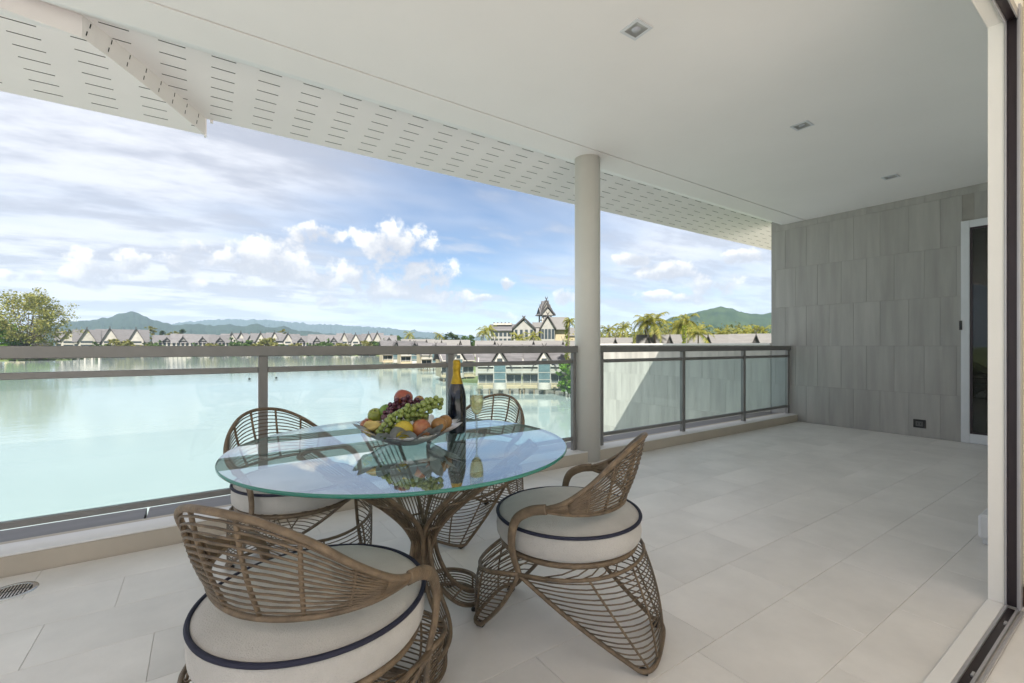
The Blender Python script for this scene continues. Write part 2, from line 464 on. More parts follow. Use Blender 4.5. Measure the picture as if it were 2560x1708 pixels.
for xx in (-3.2, 16.0): vs += [(xx, a, b) for a, b in cove]
mb.add(vs, [(i, i + 1, 6 + i, 5 + i) for i in range(4)], 0, True)
struct(mb.build('soffit', [M_soffit, M_voidshade, M_voidshade, M_roof_top], fix=False))

# the dropped length of soffit over the left end, with its slanted slotted cheek
DROP = 0.135
def left_edge(t): return -0.60 + 0.62 * (t / 0.73) ** 0.92
mb, posL, WL = soffit_panel('dropped_soffit', -4.2, 2.0, -DROP, [0.012 + 0.1035 * k for k in range(7)], -0.075, left_edge)
# inner run of the cheek curves away to the left
mb.add([(-4.2, 3.40, CEIL + 0.06 - DROP), (-1.9, 3.50, CEIL + 0.07 - DROP), (-1.05, 3.60, CEIL + 0.095 - DROP), (-0.60, 3.72, CEIL + 0.10 - DROP), (-4.2, 3.72, CEIL + 0.10 - DROP)],
       [(0, 1, 2, 3, 4)], 0)
tops = [(-4.2, 3.40), (-1.9, 3.50), (-1.05, 3.60), (-0.60, 3.72)]
ch = [(Vector((a, b, CEIL + (0.06, 0.07, 0.095, 0.10)[i] - DROP)), Vector((a, b, CEIL + 0.10))) for i, (a, b) in enumerate(tops)]
K = 16
for k in range(1, K + 1):
    t = WL * k / K
    p = posL(t, left_edge(t)); q = posR(t, left_edge(t))
    ch.append((Vector(p), Vector((q[0] + 0.0, q[1], q[2] + 0.012))))
for i in range(len(ch) - 1):
    a, b = ch[i], ch[i + 1]
    mb.add([a[0], b[0], b[1], a[1]], [(0, 1, 2, 3)], 0)
    # slots of the cheek: flat near-black patches painting the shade of recesses
    if i >= 3 and i % 2 == 1:
        for f0, f1, s0, s1 in ((0.2, 0.42, 0.25, 0.75), (0.62, 0.84, 0.55, 1.0)):
            def P(u, v): return (a[0] * (1 - u) + b[0] * u) * (1 - v) + (a[1] * (1 - u) + b[1] * u) * v
            nrm = (b[0] - a[0]).cross(Vector((0, 0, 1))).normalized()
            if nrm.dot(EYE - a[0]) < 0: nrm = -nrm
            c0 = [P(s0, f0), P(s0 + .10, f0), P(s0 + .2, f1), P(s0 + .1, f1)]
            mb.add([p + nrm * 0.0015 for p in c0], [(0, 1, 2, 3)], 1)
e = ch[-1]
mb.box(e[0].x - 0.012, e[0].x + 0.006, e[0].y - 0.004, e[0].y + 0.045, e[0].z - 0.004, e[1].z + 0.03, 0)
mb.box(e[0].x + 0.03, e[0].x + 0.05, e[0].y + 0.005, e[0].y + 0.03, e[1].z - 0.03, e[1].z + 0.03, 0)
struct(mb.build('dropped_soffit', [M_soffit, M_voidshade, M_voidshade, M_roof_top], fix=False))

# end wall clad in upright stone tiles
ew = thing('end_wall', 'grey wall clad in upright stone tiles closing the far end of the terrace', 'wall')
MB().box(WX + 0.004, WX + 0.30, 0.40, 3.672, -0.2, CEIL + 0.2).build('core', M_wgrout, ew)
wt = {}
def wtile(w, h, m):
    k = (round(w, 3), round(h, 3), m.name)
    if k not in wt: wt[k] = MB().bbox(0, 0.012, 0, w, 0, h, 0.001).mesh('tile', m)
    return wt[k]
TH, TWW = 0.6, 0.3
zs = [0.0, 0.55, 1.15, 1.75, 2.35, 2.95, CEIL - 0.002]
for j in range(len(zs) - 1):
    y = 0.49 - (0.15 if j % 2 else 0.0) - 0.02
    while y < 3.68:
        a, b = max(y, 0.46), min(y + TWW, 3.68)
        # leave the doorway free
        z0, z1 = zs[j], zs[j + 1]
        if b - a > 0.02 and not (a > 0.62 and b < 1.47 and z1 <= 2.63):
            if a < 1.47 < b and z0 < 2.6: a = 1.475
            if b - a > 0.01:
                link('tile', wtile(b - a - 0.0016, z1 - z0 - 0.0016, M_wtile), ew, (WX, a, z0 + 0.0008))
        y += TWW
# outer tiles above the cove line
for (a, b, z0, z1) in ((3.50, 3.58, CEIL - 0.002, CEIL + 0.03), (3.58, 3.68, CEIL - 0.002, CEIL + 0.075)):
    link('tile', wtile(b - a - 0.0016, z1 - z0, M_wtile), ew, (WX, a, z0))

# the lower wall that runs on out towards the lake
WE = 7.75
nw = thing('boundary_wall', 'pale stone boundary wall beyond the right-hand railing, crossed by a slanting shadow', 'wall')
MB().box(WX + 0.013, WX + 0.28, 3.69, WE, -6.9, 1.165).build('core', M_wgrout, nw)
MB().bbox(WX - 0.01, WX + 0.30, 3.69, WE + 0.01, 1.166, 1.195, 0.003).build('coping', M_white, nw)
for j in range(6):
    z1 = 1.165 - j * TH
    y = 3.69 - (0.15 if j % 2 else 0)
    while y < WE:
        a, b = max(y, 3.69), min(y + TWW, WE)
        if b - a > 0.02: link('tile', wtile(b - a - 0.0016, TH - 0.0016, M_ntile), nw, (WX, a, z1 - TH))
        y += TWW

# kerb under the railing
kb = thing('kerb', 'low beige kerb with white ledge running under the railing', 'kerb')
def kerbpiece(x0, x1):
    MB().bbox(x0, x1, 3.29, 3.55, -0.28, 0.100, 0.004).build('kerb_face', M_kerb, kb)
    MB().bbox(x0, x1, 3.288, 3.475, 0.101, 0.110, 0.002).build('ledge', M_ledge, kb)
kerbpiece(-3.0, 3.16); kerbpiece(3.28, WX - 0.001)
x = -3.0
while x < WX - 0.05:
    b = min(x + 1.35, WX - 0.002)
    MB().bbox(x + 0.012, b, 3.478, 3.80, 0.05, 0.092, 0.003).build('coping_stone', M_coping, kb); x += 1.35
MB().box(-3.0, WX - 0.002, 3.552, 3.79, -0.3, 0.047).build('outer_face', M_white, kb)
MB().box(-3.0, WX - 0.002, 3.477, 3.78, 0.0475, 0.0495).build('joint_bed', M_ledge, kb)

# column
tag(MB().lathe([(0.0, -0.01), (0.128, -0.01), (0.128, CEIL + 0.01), (0.0, CEIL + 0.01)], 64).build('column', M_col, loc=(3.225, 3.385, 0)),
    'round cream column standing at the kerb between the two runs of railing', 'column')
bpy.data.objects['column'].data.polygons.foreach_set('use_smooth', [abs(p.normal.z) < 0.5 for p in bpy.data.objects['column'].data.polygons])

# railings
RY = 3.42
def railing(label, xs, x_start, x_end, marks):
    r = thing('railing', label, 'railing', group='terrace railings')
    MB().bbox(x_start, x_end, RY - 0.035, RY + 0.035, 1.083, 1.150, 0.004).build('top_rail', M_rail, r)
    for i, x in enumerate(xs):
        w = 0.027 if i not in (0, len(xs) - 1) else 0.020
        MB().bbox(x - w, x + w, RY - 0.022, RY + 0.022, 0.108, 1.083, 0.003).build('post', M_rail, r)
    for i in range(len(xs) - 1):
        a, b = xs[i] + 0.028, xs[i + 1] - 0.028
        MB().bbox(a, b, RY - 0.018, RY + 0.018, 0.974, 1.010, 0.003).build('middle_rail', M_rail, r)
        MB().bbox(a, b, RY - 0.018, RY + 0.018, 0.205, 0.240, 0.003).build('bottom_rail', M_rail, r)
        p = MB().box(a + 0.004, b - 0.004, RY - 0.005, RY + 0.005, 0.240, 0.974).build('pane', M_pane, r)
        for mx in marks:
            xx = a + 0.05 if mx == 'l' else b - 0.05
            mk = MB().lathe([(0.0, 0.0), (0.0075, 0.0)], 14, smooth=False)
            mk.v = [(v[0], 0, v[1]) for v in mk.v]
            mk.box(-0.011, 0.011, -0.0001, 0.0001, -0.016, -0.012)
            mk.build('etched_mark', M_mark, p, (xx, RY - 0.0062, 0.935))
    return r
M_mark = mat('etched_mark', (0.18, 0.22, 0.22), 0.7)
railing('long glass railing left of the round column', [-2.41, -1.04, 0.33, 1.70, 3.067], -2.46, 3.12, 'lr')
railing('short glass railing right of the round column', [3.45, 4.84, 6.205, 7.46], 3.33, WX - 0.002, '')

# downlights
def downlight(x, label):
    d = thing('downlight', label, 'downlight', (x, 1.83, CEIL), group='square ceiling downlights')
    s = 0.068; i = 0.050
    MB().box(-s, s, -s, -i, -0.006, -0.001).box(-s, s, i, s, -0.006, -0.001).box(-s, -i, -i, i, -0.006, -0.001).box(i, s, -i, i, -0.006, -0.001).build('frame', M_upvc, d)
    m = MB(); k = 0.032
    m.add([(-i, -i, -0.004), (i, -i, -0.004), (i, i, -0.004), (-i, i, -0.004), (-k, -k, -0.0015), (k, -k, -0.0015), (k, k, -0.0015), (-k, k, -0.0015)],
          [(0, 1, 5, 4), (1, 2, 6, 5), (2, 3, 7, 6), (3, 0, 4, 7), (4, 5, 6, 7)])
    m.build('recess', M_lampwell, d)
    MB().lathe([(0.0, -0.004), (0.024, -0.004), (0.026, -0.0016)], 20).build('lamp', M_lens, d)
M_lampwell = mat('lamp_well', (0.42, 0.41, 0.40), 0.35, 0.1, metal=0.6)
M_lens = mat('lamp_lens', (0.5, 0.5, 0.55), 0.15, 0.05)
downlight(2.14, 'nearest of the square ceiling downlights, its silver recess visible')
downlight(4.25, 'middle square ceiling downlight in the row of three')
downlight(6.36, 'farthest square ceiling downlight, close to the grey end wall')

# inner front wall with the wide opening the picture is taken through
iw = thing('front_wall', 'white wall and jamb beside the sliding door opening at the right edge', 'wall')
MB().box(2.92, WX, 0.44, 0.49, 0, CEIL - 0.001).box(XL, 2.9199, 0.44, 0.49, 2.58, CEIL - 0.001).build('outer_skin', M_white, iw)
MB().box(2.945, WX, 0.395, 0.4395, 0, CEIL - 0.001).box(XL, 2.944, 0.395, 0.4395, 2.60, CEIL - 0.001).build('inner_core', M_white, iw)
MB().box(3.0, 3.06, YB, 0.394, 0.0, CEIL - 0.001).build('room_wall', M_cream, iw)
MB().bbox(2.985, 2.999, YB, 0.392, 0.0, 0.09, 0.002).build('skirting', M_wood, iw)
df = thing('sliding_door_track', 'dark sliding door track and frame around the opening at the right edge', 'door frame')
MB().box(2.915, 2.9445, 0.432, 0.4385, 0.012, 2.58).box(2.915, 2.9445, 0.396, 0.401, 0.012, 2.58).box(2.90, 2.9445, 0.388, 0.3945, 0.012, 2.62).build('jamb_strip', M_alu, df)
MB().box(2.926, 2.9445, 0.4015, 0.4315, 0.012, 2.58).build('jamb_channel', M_track, df)
MB().box(-3.0, 2.9145, 0.432, 0.4385, 2.565, 2.599).box(-3.0, 2.9145, 0.396, 0.401, 2.565, 2.599).build('head_strip', M_alu, df)
MB().box(-3.0, 2.9145, 0.4015, 0.4315, 2.575, 2.599).build('head_channel', M_track, df)
MB().bbox(-3.0, 2.914, 0.4385, 0.492, 0.001, 0.014, 0.002).build('sill', M_ledge, df)
MB().box(-3.0, 2.914, 0.428, 0.438, 0.001, 0.013).box(-3.0, 2.914, 0.394, 0.402, 0.001, 0.013).box(-3.0, 2.914, 0.380, 0.387, 0.001, 0.010).build('floor_rail', M_alu, df)
MB().box(-3.0, 2.914, 0.4025, 0.4275, 0.001, 0.004).build('floor_channel', M_track, df)
for xx in (2.20, 2.72):
    MB().bbox(xx, xx + 0.03, 0.404, 0.412, 0.004, 0.012, 0.001).build('guide_block', M_alu, df)

# glass door in the end wall
dr = thing('glass_door', 'white framed glass door in the grey end wall, partly hidden by the jamb', 'door')
y0, y1, zt = 0.60, 1.478, 2.63
fx0, fx1 = WX - 0.035, WX + 0.004
MB().bbox(fx0, fx1, y1 - 0.075, y1, 0.004, zt, 0.004).bbox(fx0, fx1, y0, y0 + 0.075, 0.004, zt, 0.004) \
    .bbox(fx0, fx1, y0 + 0.0751, y1 - 0.0751, zt - 0.085, zt, 0.004).bbox(fx0, fx1, y0 + 0.0751, y1 - 0.0751, 0.004, 0.115, 0.004).build('door_frame', M_upvc, dr)
MB().box(fx0 + 0.008, fx1 - 0.006, y1 - 0.098, y1 - 0.0755, 0.116, zt - 0.086).box(fx0 + 0.008, fx1 - 0.006, y0 + 0.0755, y0 + 0.098, 0.116, zt - 0.086) \
    .box(fx0 + 0.008, fx1 - 0.006, y0 + 0.0985, y1 - 0.0985, zt - 0.108, zt - 0.086).box(fx0 + 0.008, fx1 - 0.006, y0 + 0.0985, y1 - 0.0985, 0.116, 0.135).build('gasket', M_track, dr)
MB().box(fx0 + 0.015, fx0 + 0.021, y0 + 0.099, y1 - 0.099, 0.136, zt - 0.109).build('pane', M_doorglass, dr)
MB().bbox(fx0 - 0.012, fx0 - 0.0002, y1 - 0.012, y1 + 0.012, 1.34, 1.45, 0.003).build('hinge', M_black, dr)
# power outlet
ot = thing('outlet', 'black square power outlet low on the grey end wall', 'outlet', (WX, 1.863, 0.166))
MB().bbox(-0.012, -0.0005, -0.06, 0.06, -0.052, 0.052, 0.003).build('cover', M_black, ot)
MB().bbox(-0.016, -0.0125, -0.036, 0.036, -0.030, 0.030, 0.002).build('socket_face', mat('grey_plastic', (0.10, 0.10, 0.10), 0.4), ot)
MB().box(-0.0175, -0.0162, -0.018, -0.011, -0.012, 0.012).build('socket_slot', M_black, ot)
MB().box(-0.0175, -0.0162, 0.011, 0.018, -0.012, 0.012).build('socket_slot', M_black, ot)
# small white box beside the wall
tag(MB().bbox(3.72, 3.95, 0.492, 0.665, 0.035, 0.175, 0.012).bbox(3.745, 3.925, 0.51, 0.65, 0.001, 0.034, 0.002).build('white_box', M_upvc),
    'small white box on the floor just beyond the white jamb', 'box')
# floor drain
dn = thing('floor_drain', 'round steel floor drain with slots near the kerb', 'drain', (-0.74, 3.08, 0.0))
MB().lathe([(0.068, 0.0005), (0.070, 0.003), (0.088, 0.003), (0.090, 0.0005)], 40).build('ring', M_chrome, dn)
MB().lathe([(0.0, 0.0008), (0.068, 0.0008)], 32).build('well', M_voidshade, dn)
for k in range(-5, 6):
    yy = k * 0.0115; hw = math.sqrt(0.066 ** 2 - yy ** 2)
    for a, b in ((-hw, -0.004), (0.004, hw)):
        MB().box(yy - 0.0032, yy + 0.0032, a, b, 0.0012, 0.0034).build('bar', M_chrome, dn)

# ------------------------------------------------------------------ rattan chairs
def build_chair():
    root = link('rattan_chair', None)
    # cushion
    from mathutils import noise as mn
    cu = MB().lathe([(0.0, 0.386), (0.262, 0.386), (0.280, 0.392), (0.289, 0.405), (0.2915, 0.43), (0.289, 0.468), (0.283, 0.480),
                     (0.262, 0.491), (0.22, 0.500), (0.15, 0.507), (0.07, 0.510), (0.0, 0.511)], 72)
    cu.v = [(x * (1 + 0.012 * mn.noise(Vector((x * 9, y * 9, z * 14)))), y * (1 + 0.012 * mn.noise(Vector((x * 9, y * 9, z * 14)))), z + (0.0045 * mn.noise(Vector((x * 8, y * 8, 3))) if z > 0.484 else 0)) for x, y, z in cu.v]
    cu = cu.build('cushion', M_cush, root)
    MB().tube([(0.288 * math.cos(a), 0.288 * math.sin(a), 0.4795) for a in [2 * math.pi * k / 90 for k in range(90)]], 0.0068, 8, True).build('piping', M_pipe, cu)
    MB().tube([(0.268 * math.cos(a), 0.268 * math.sin(a), 0.374) for a in [2 * math.pi * k / 64 for k in range(64)]], 0.011, 8, True).build('seat_ring', M_rattan, root)
    # arms and back
    arm = [(0.088, 0.300, 0.330), (0.108, 0.312, 0.40), (0.112, 0.318, 0.47), (0.092, 0.322, 0.530), (0.040, 0.324, 0.566), (-0.02, 0.324, 0.580)]
    top = [(-0.02, 0.322, 0.583), (-0.09, 0.318, 0.612), (-0.168, 0.280, 0.668), (-0.236, 0.212, 0.736), (-0.292, 0.118, 0.788), (-0.317, 0.0, 0.806)]
    bot = [(-0.02, 0.319, 0.571), (-0.09, 0.290, 0.562), (-0.145, 0.238, 0.553), (-0.19, 0.17, 0.547), (-0.222, 0.09, 0.544), (-0.235, 0.0, 0.543)]
    nar = lambda P: [(x * (0.97 if x < 0 else 1), y * 0.945, z) for x, y, z in P]
    arm = [(x, y * (0.985 - 0.045 * i / 5), z) for i, (x, y, z) in enumerate(arm)]; top = nar(top); bot = nar(bot)
    mir = lambda P: [(x, -y, z) for x, y, z in P]
    full = lambda P: spline(P + mir(P)[::-1][1:], 9)
    T, B = full(top), full(bot)
    n = len(T)
    bk = MB().tube(T, 0.0088, 8).tube(B, 0.0074, 8)
    bk = bk.build('backrest', M_rattan, root)
    for s in (1, -1):
        A = spline([(x, y * s, z) for x, y, z in arm], 8)
        rr = [0.0120 + 0.0065 * math.sin(math.pi * 0.5 * i / (len(A) - 1)) for i in range(len(A))]
        m = MB().tube(A, rr, 10, flat=0.62)
        # wrapped widening where the arm becomes the back
        W = []
        for i in range(0, 12):
            t = T[i] if s == 1 else T[n - 1 - i]; b = B[i] if s == 1 else B[n - 1 - i]
            W.append((t, b))
        vs = []
        for t, b in W:
            o = (Vector((t.x, t.y, 0)).normalized()) * 0.006
            vs += [t + o, b + o, b - o, t - o]
        fs = []
        for i in range(len(W) - 1):
            for k in range(4): fs.append((4 * i + k, 4 * i + (k + 1) % 4, 4 * i + 4 + (k + 1) % 4, 4 * i + 4 + k))
        fs.append((4 * len(W) - 4, 4 * len(W) - 3, 4 * len(W) - 2, 4 * len(W) - 1))
        m.add(vs, fs, 0, True)
        m.build('arm', M_rattan, root)
    NS = 14
    for j in range(1, NS):
        f = j / NS
        pts = []
        for i in range(10, n - 10):
            p = T[i] * (1 - f) + B[i] * f
            bul = 0.010 * math.sin(math.pi * f)
            pts.append(p + Vector((p.x, p.y, 0)).normalized() * bul + Vector((0, 0, 0.0007 * math.sin(i * 0.9 + j * 2.1))))
        MB().tube(pts[::2] + [pts[-1]] if (len(pts) - 1) % 2 else pts[::2], 0.0031, 6).build('strand', M_strand, bk)
    for u in (0.20, 0.32, 0.44, 0.56, 0.68, 0.80):
        i = int(u * (n - 1))
        pts = []
        for k in range(8):
            f = k / 7; p = T[i] * (1 - f) + B[i] * f
            pts.append(p + Vector((p.x, p.y, 0)).normalized() * (0.010 * math.sin(math.pi * f) - 0.004))
        MB().tube(pts, 0.0056, 7).build('rib', M_rattan, bk)
    # the two tongue-shaped legs
    for name, sg, xt, zt, K in (('front_leg', 1, 0.352, 0.262, 14), ('back_leg', -1, 0.300, 0.352, 17)):
        A = Vector((0.088, 0.300, 0.330)); C = Vector((sg * 0.312, 0.170, 0.020))
        def E(t):
            p = A.lerp(C, t); k = math.sin(math.pi * t)
            return p + Vector((-sg * 0.012 * k, -0.004 * k, -0.012 * k))
        def Mid(t):
            return Vector((sg * (xt + (0.368 - xt) * t + 0.018 * math.sin(math.pi * t)), 0, zt + (0.020 - zt) * t))
        def P(k, phi):
            t = k / K; e = E(t ** 1.22); m = Mid(t); c = max(0.0, math.cos(phi)); s_ = math.sin(phi)
            return Vector((e.x + (m.x - e.x) * c ** 0.72, e.y * (abs(s_) ** (1 - 0.35 * t)) * (1 if s_ >= 0 else -1), e.z + (m.z - e.z) * c ** 1.1))
        PH = [R(-90 + 180 * i / 20) for i in range(21)]
        left = [E(i / 14) for i in range(15)]; right = [Vector((p.x, -p.y, p.z)) for p in left]
        bottom = [P(K, -p) for p in PH]
        loop = left[:-1] + bottom + right[::-1][1:]
        fr = MB().tube(loop, 0.0088, 8)
        fr.tube([P(0, p) for p in PH], 0.0072, 7)
        leg = fr.build(name, M_rattan, root)
        for k in range(1, K):
            MB().tube([P(k, p) + Vector((0, 0, 0.0015 * math.sin(k * 3.1 + i))) for i, p in enumerate(PH)], 0.0027, 5).build('strand', M_strand, leg)
        for ph in (-58, -22, 22, 58):
            MB().tube([P(K * i / 12, R(ph)) for i in range(13)], 0.0042, 6).build('rib', M_rattan, leg)
        # short ties from the seat ring down to the upper rim
        for s in (1, -1):
            for i in range(5):
                a0 = R(s * (78 - i * 8)) if sg == 1 else R(180 - s * (62 - i * 8))
                p = Vector((0.268 * math.cos(a0), 0.268 * math.sin(a0), 0.372)); q = P(0, R(s * (84 - i * 10)))
                MB().tube([p, (p + q) / 2 + Vector((0.008 * sg, 0, -0.006)), q], 0.0026, 5).build('tie', M_strand, leg)
        for s in (1, -1):
            MB().bbox(sg * 0.326 - 0.016, sg * 0.326 + 0.016, s * 0.148 - 0.012, s * 0.148 + 0.012, 0.0, 0.016, 0.003).build('rubber_foot', M_rubber, leg)
    return root

CH = [((0.256, 1.326), 36, 'rattan chair nearest the viewer, its woven back half covering the round cushion'),
      ((1.24, 1.417), 121, 'rattan chair on the right of the table, turned side-on with both arms visible'),
      ((0.40, 2.54), -63, 'rattan chair behind the left end of the glass table, beside the lake railing'),
      ((1.46, 2.57), 203, 'rattan chair farthest back, behind the wine glass near the column')]
proto = build_chair()
for i, ((x, y), a, lab) in enumerate(CH):
    c = proto if i == 0 else copy_tree(proto)
    c.location = (x, y, 0); c.rotation_euler = (0, 0, R(a))
    tag(c, lab, 'chair', 'rattan tub chairs round the glass table')

# ------------------------------------------------------------------ glass table
TX, TY, TZ, TR = 0.735, 1.715, 0.757, 0.650
M_top = thin_glass('table_glass', (0.80, 0.93, 0.92), 1.6, 0.09, (0.68, 0.86, 0.88), coat=0.48)
M_edge = mat('green_glass_edge', (0.035, 0.19, 0.15), 0.12, 0.08, 4)
tb = thing('glass_table', 'round glass table on a woven rattan pedestal with looped feet', 'table', (TX, TY, 0))
gt = MB(); n = 128
ring = [(math.cos(2 * math.pi * k / n), math.sin(2 * math.pi * k / n)) for k in range(n)]
vs = [(c * (TR - 0.003), s * (TR - 0.003), TZ) for c, s in ring] + [(c * TR, s * TR, TZ - 0.003) for c, s in ring] \
    + [(c * TR, s * TR, TZ - 0.009) for c, s in ring] + [(c * (TR - 0.003), s * (TR - 0.003), TZ - 0.012) for c, s in ring]
gt.add(vs, [tuple(range(n)), tuple(range(4 * n - 1, 3 * n - 1, -1))], 0)
o = len(gt.v) - 4 * n
for r_ in range(3):
    gt.f += [(r_ * n + k, (r_ + 1) * n + k, (r_ + 1) * n + (k + 1) % n, r_ * n + (k + 1) % n) for k in range(n)]
    gt.m += [1] * n; gt.sm += [True] * n
gt.build('glass_top', [M_top, M_edge], tb, (-0.052, 0.058, 0))
def around(a, u, v, z): return Vector((u * math.cos(a) - v * math.sin(a), u * math.sin(a) + v * math.cos(a), z))
for q in range(6):
    a = R(35 + 60 * q)
    NJ = 6
    prof = spline([(0.028, 0, 0.27), (0.034, 0, 0.355), (0.078, 0, 0.445), (0.178, 0, 0.540), (0.315, 0, 0.640), (0.45, 0, 0.738)], 5)
    wid = lambda i: 0.011 + 0.068 * (i / (len(prof) - 1)) ** 1.15
    fl = MB()
    for s in (-1, 1):
        fl.tube([around(a, p.x, s * wid(i), p.z) for i, p in enumerate(prof)], 0.0080, 8)
    fl.tube([around(a, prof[-1].x, s * wid(len(prof) - 1), prof[-1].z) for s in (-1, 1)], 0.0090, 7)
    fl = fl.build('flare', M_rattan, tb)
    for j in range(1, NJ):
        f = -1 + 2 * j / NJ
        MB().tube([around(a, p.x + 0.006 * (1 - f * f), f * wid(i), p.z) for i, p in enumerate(prof)], 0.0026, 5).build('strand', M_strand, fl)
    for i in (10, 17, 22):
        MB().tube([around(a, prof[i].x + 0.006 * (1 - f * f) + .003, f * wid(i), prof[i].z) for f in (-1, -.5, 0, .5, 1)], 0.0042, 6).build('rib', M_rattan, fl)
for ang in (38, 142, 232):
    a = R(ang)
    # looped foot: a band that runs down, round on the floor and back up
    half = [((0.026, 0.008, 0.42), (0.3, 1, 0)), ((0.034, 0.020, 0.30), (0.3, 1, 0.1)), ((0.062, 0.060, 0.185), (0.4, 1, 0.4)), ((0.115, 0.112, 0.105), (0.4, .7, 1)),
            ((0.195, 0.138, 0.058), (0, .2, 1)), ((0.280, 0.122, 0.047), (0, 0, 1)), ((0.338, 0.072, 0.046), (0, 0, 1)), ((0.358, 0.0, 0.046), (0, 0, 1))]
    path = half + [((p[0], -p[1], p[2]), (w[0], -w[1], w[2])) for p, w in half[::-1][1:]]
    cen = spline([p for p, w in path], 5); wd = [v.normalized() for v in spline([w for p, w in path], 5)]
    HW = lambda i: 0.020 + 0.016 * math.sin(math.pi * min(1, i / 24 if i < 36 else (70 - i) / 24) / 2)
    def strip(f): return [around(a, p.x + w.x * HW(i) * f, p.y + w.y * HW(i) * f, p.z + w.z * HW(i) * f) for i, (p, w) in enumerate(zip(cen, wd))]
    lp = MB().tube(strip(-1), 0.0078, 7).tube(strip(1), 0.0078, 7).build('looped_foot', M_rattan, tb)
    for j in range(1, 6):
        MB().tube(strip(-1 + j / 3), 0.0026, 5).build('strand', M_strand, lp)
    for i in (14, 22, 30, 40, 48, 56):
        MB().tube([strip(f)[i] for f in (-1, 0, 1)], 0.0050, 6).build('rib', M_rattan, lp)
    for u, v in ((0.343, 0.05), (0.20, -0.136)):
        p = around(a, u, v, 0)
        MB().lathe([(0.0, 0.0), (0.012, 0.0), (0.012, 0.008), (0.0, 0.008)], 12).build('rubber_foot', M_rubber, lp, p)
MB().lathe([(0.0, 0.32), (0.030, 0.32), (0.028, 0.35), (0.030, 0.38), (0.0, 0.38)], 20).build('waist_binding', M_rattan, tb)

# ------------------------------------------------------------------ bottle, glass, fruit
def bump_mat(name, c1, c2, rough, scale, coat=0.0, spec=0.5, sss=0.0):
    m = mat(name, c1, rough, 0, scale, 0.05, scale * 10, dark=c1, hue=c2, spec=spec, objvar=0.06)
    B = m.node_tree.nodes['Principled BSDF']; B.inputs['Coat Weight'].default_value = coat
    if sss:
        B.inputs['Subsurface Weight'].default_value = sss; B.inputs['Subsurface Radius'].default_value = (0.01, 0.008, 0.004); B.inputs['Subsurface Scale'].default_value = 1.0
    return m
bt = thing('wine_bottle', 'dark sparkling wine bottle with gold foil neck on the glass table', 'bottle', (0.951, 1.845, TZ + 0.0005))
MB().lathe([(0, 0.0), (0.036, 0.0), (0.041, 0.004), (0.0425, 0.012), (0.0425, 0.15), (0.041, 0.172), (0.036, 0.196), (0.028, 0.222), (0.0205, 0.245), (0.0165, 0.265)], 40).build('body', bump_mat('dark_bottle_glass', (0.006, 0.008, 0.016), (0.010, 0.012, 0.024), 0.16, 4, 0.3), bt)
MB().lathe([(0.0285, 0.2215), (0.0222, 0.2425), (0.0178, 0.262), (0.0170, 0.285), (0.0185, 0.288), (0.0190, 0.297), (0.0178, 0.300), (0.0172, 0.318), (0.0165, 0.325), (0.012, 0.329), (0, 0.330)], 32).build('foil', mat('gold_foil', (0.42, 0.28, 0.02), 0.38, 0.25, 40, 0.4, 120, metal=0.55), bt)
fg = thing('champagne_flute', 'champagne flute half filled with pale sparkling wine beside the bottle', 'glass', (0.991, 1.733, TZ + 0.0005))
M_stem = thin_glass('stem_glass', (0.88, 0.92, 0.92), 1.6, 0.22, (0.85, 0.9, 0.9), coat=0.08)
M_fl = thin_glass('flute_glass', (0.93, 0.96, 0.95), 1.6, 0.03, (0.9, 0.95, 0.95))
MB().lathe([(0, 0.0), (0.034, 0.0), (0.034, 0.002), (0.012, 0.005), (0.0045, 0.012), (0.0038, 0.05), (0.0042, 0.082), (0.010, 0.091)], 32).build('stem', M_stem, fg)
MB().lathe([(0.010, 0.0911), (0.020, 0.104), (0.027, 0.124), (0.0305, 0.150), (0.030, 0.180), (0.0275, 0.220), (0.0265, 0.220), (0.029, 0.180), (0.0295, 0.150), (0.026, 0.125), (0.019, 0.105), (0.009, 0.0935), (0, 0.0930)], 40).build('glass_bowl', M_fl, fg)
mw, N_, L_, B_ = _nt('sparkling_wine')
B_.inputs['Base Color'].default_value = (0.95, 0.82, 0.42, 1); B_.inputs['Transmission Weight'].default_value = 0.8; B_.inputs['Roughness'].default_value = 0.05; B_.inputs['IOR'].default_value = 1.33
MB().lathe([(0, 0.0935), (0.0085, 0.0940), (0.0183, 0.1055), (0.0253, 0.1255), (0.0288, 0.150), (0.0286, 0.176), (0, 0.176)], 32).build('wine', mw, fg)

# bowl of overlapping silver leaves
BX, BY = 0.690, 1.765
bw = thing('fruit_bowl', 'silver bowl of overlapping metal leaves holding fruit on the glass table', 'bowl', (BX, BY, TZ + 0.0005))
M_silver = mat('silver_leaf', (0.66, 0.66, 0.68), 0.3, 0.10, 30, 0.1, 90, metal=0.5)
MB().lathe([(0, 0.0), (0.06, 0.0), (0.075, 0.006), (0.11, 0.022), (0.15, 0.045), (0.148, 0.049), (0.108, 0.026), (0.07, 0.011), (0, 0.008)], 40).build('dish', M_silver, bw)
lf = MB(); NU, NV = 7, 5
vs = []
for i in range(NU):
    u = i / (NU - 1); w = 0.030 * math.sin(math.pi * (0.06 + 0.94 * u) ** 0.8) ** 0.7 + 0.0005
    for j in range(NV):
        v = -1 + 2 * j / (NV - 1)
        vs.append((u * 0.095, v * w, 0.004 * (1 - v * v) * math.sin(math.pi * u) + 0.0))
fs = [(i * NV + j, (i + 1) * NV + j, (i + 1) * NV + j + 1, i * NV + j + 1) for i in range(NU - 1) for j in range(NV - 1)]
nv = len(vs); vs += [(x, y, z - 0.0012) for x, y, z in vs]; fs += [tuple(nv + i for i in f[::-1]) for f in fs]
lf.add(vs, fs, 0, True); leaf_me = lf.mesh('leaf', M_silver)
rnd = random.Random(3)
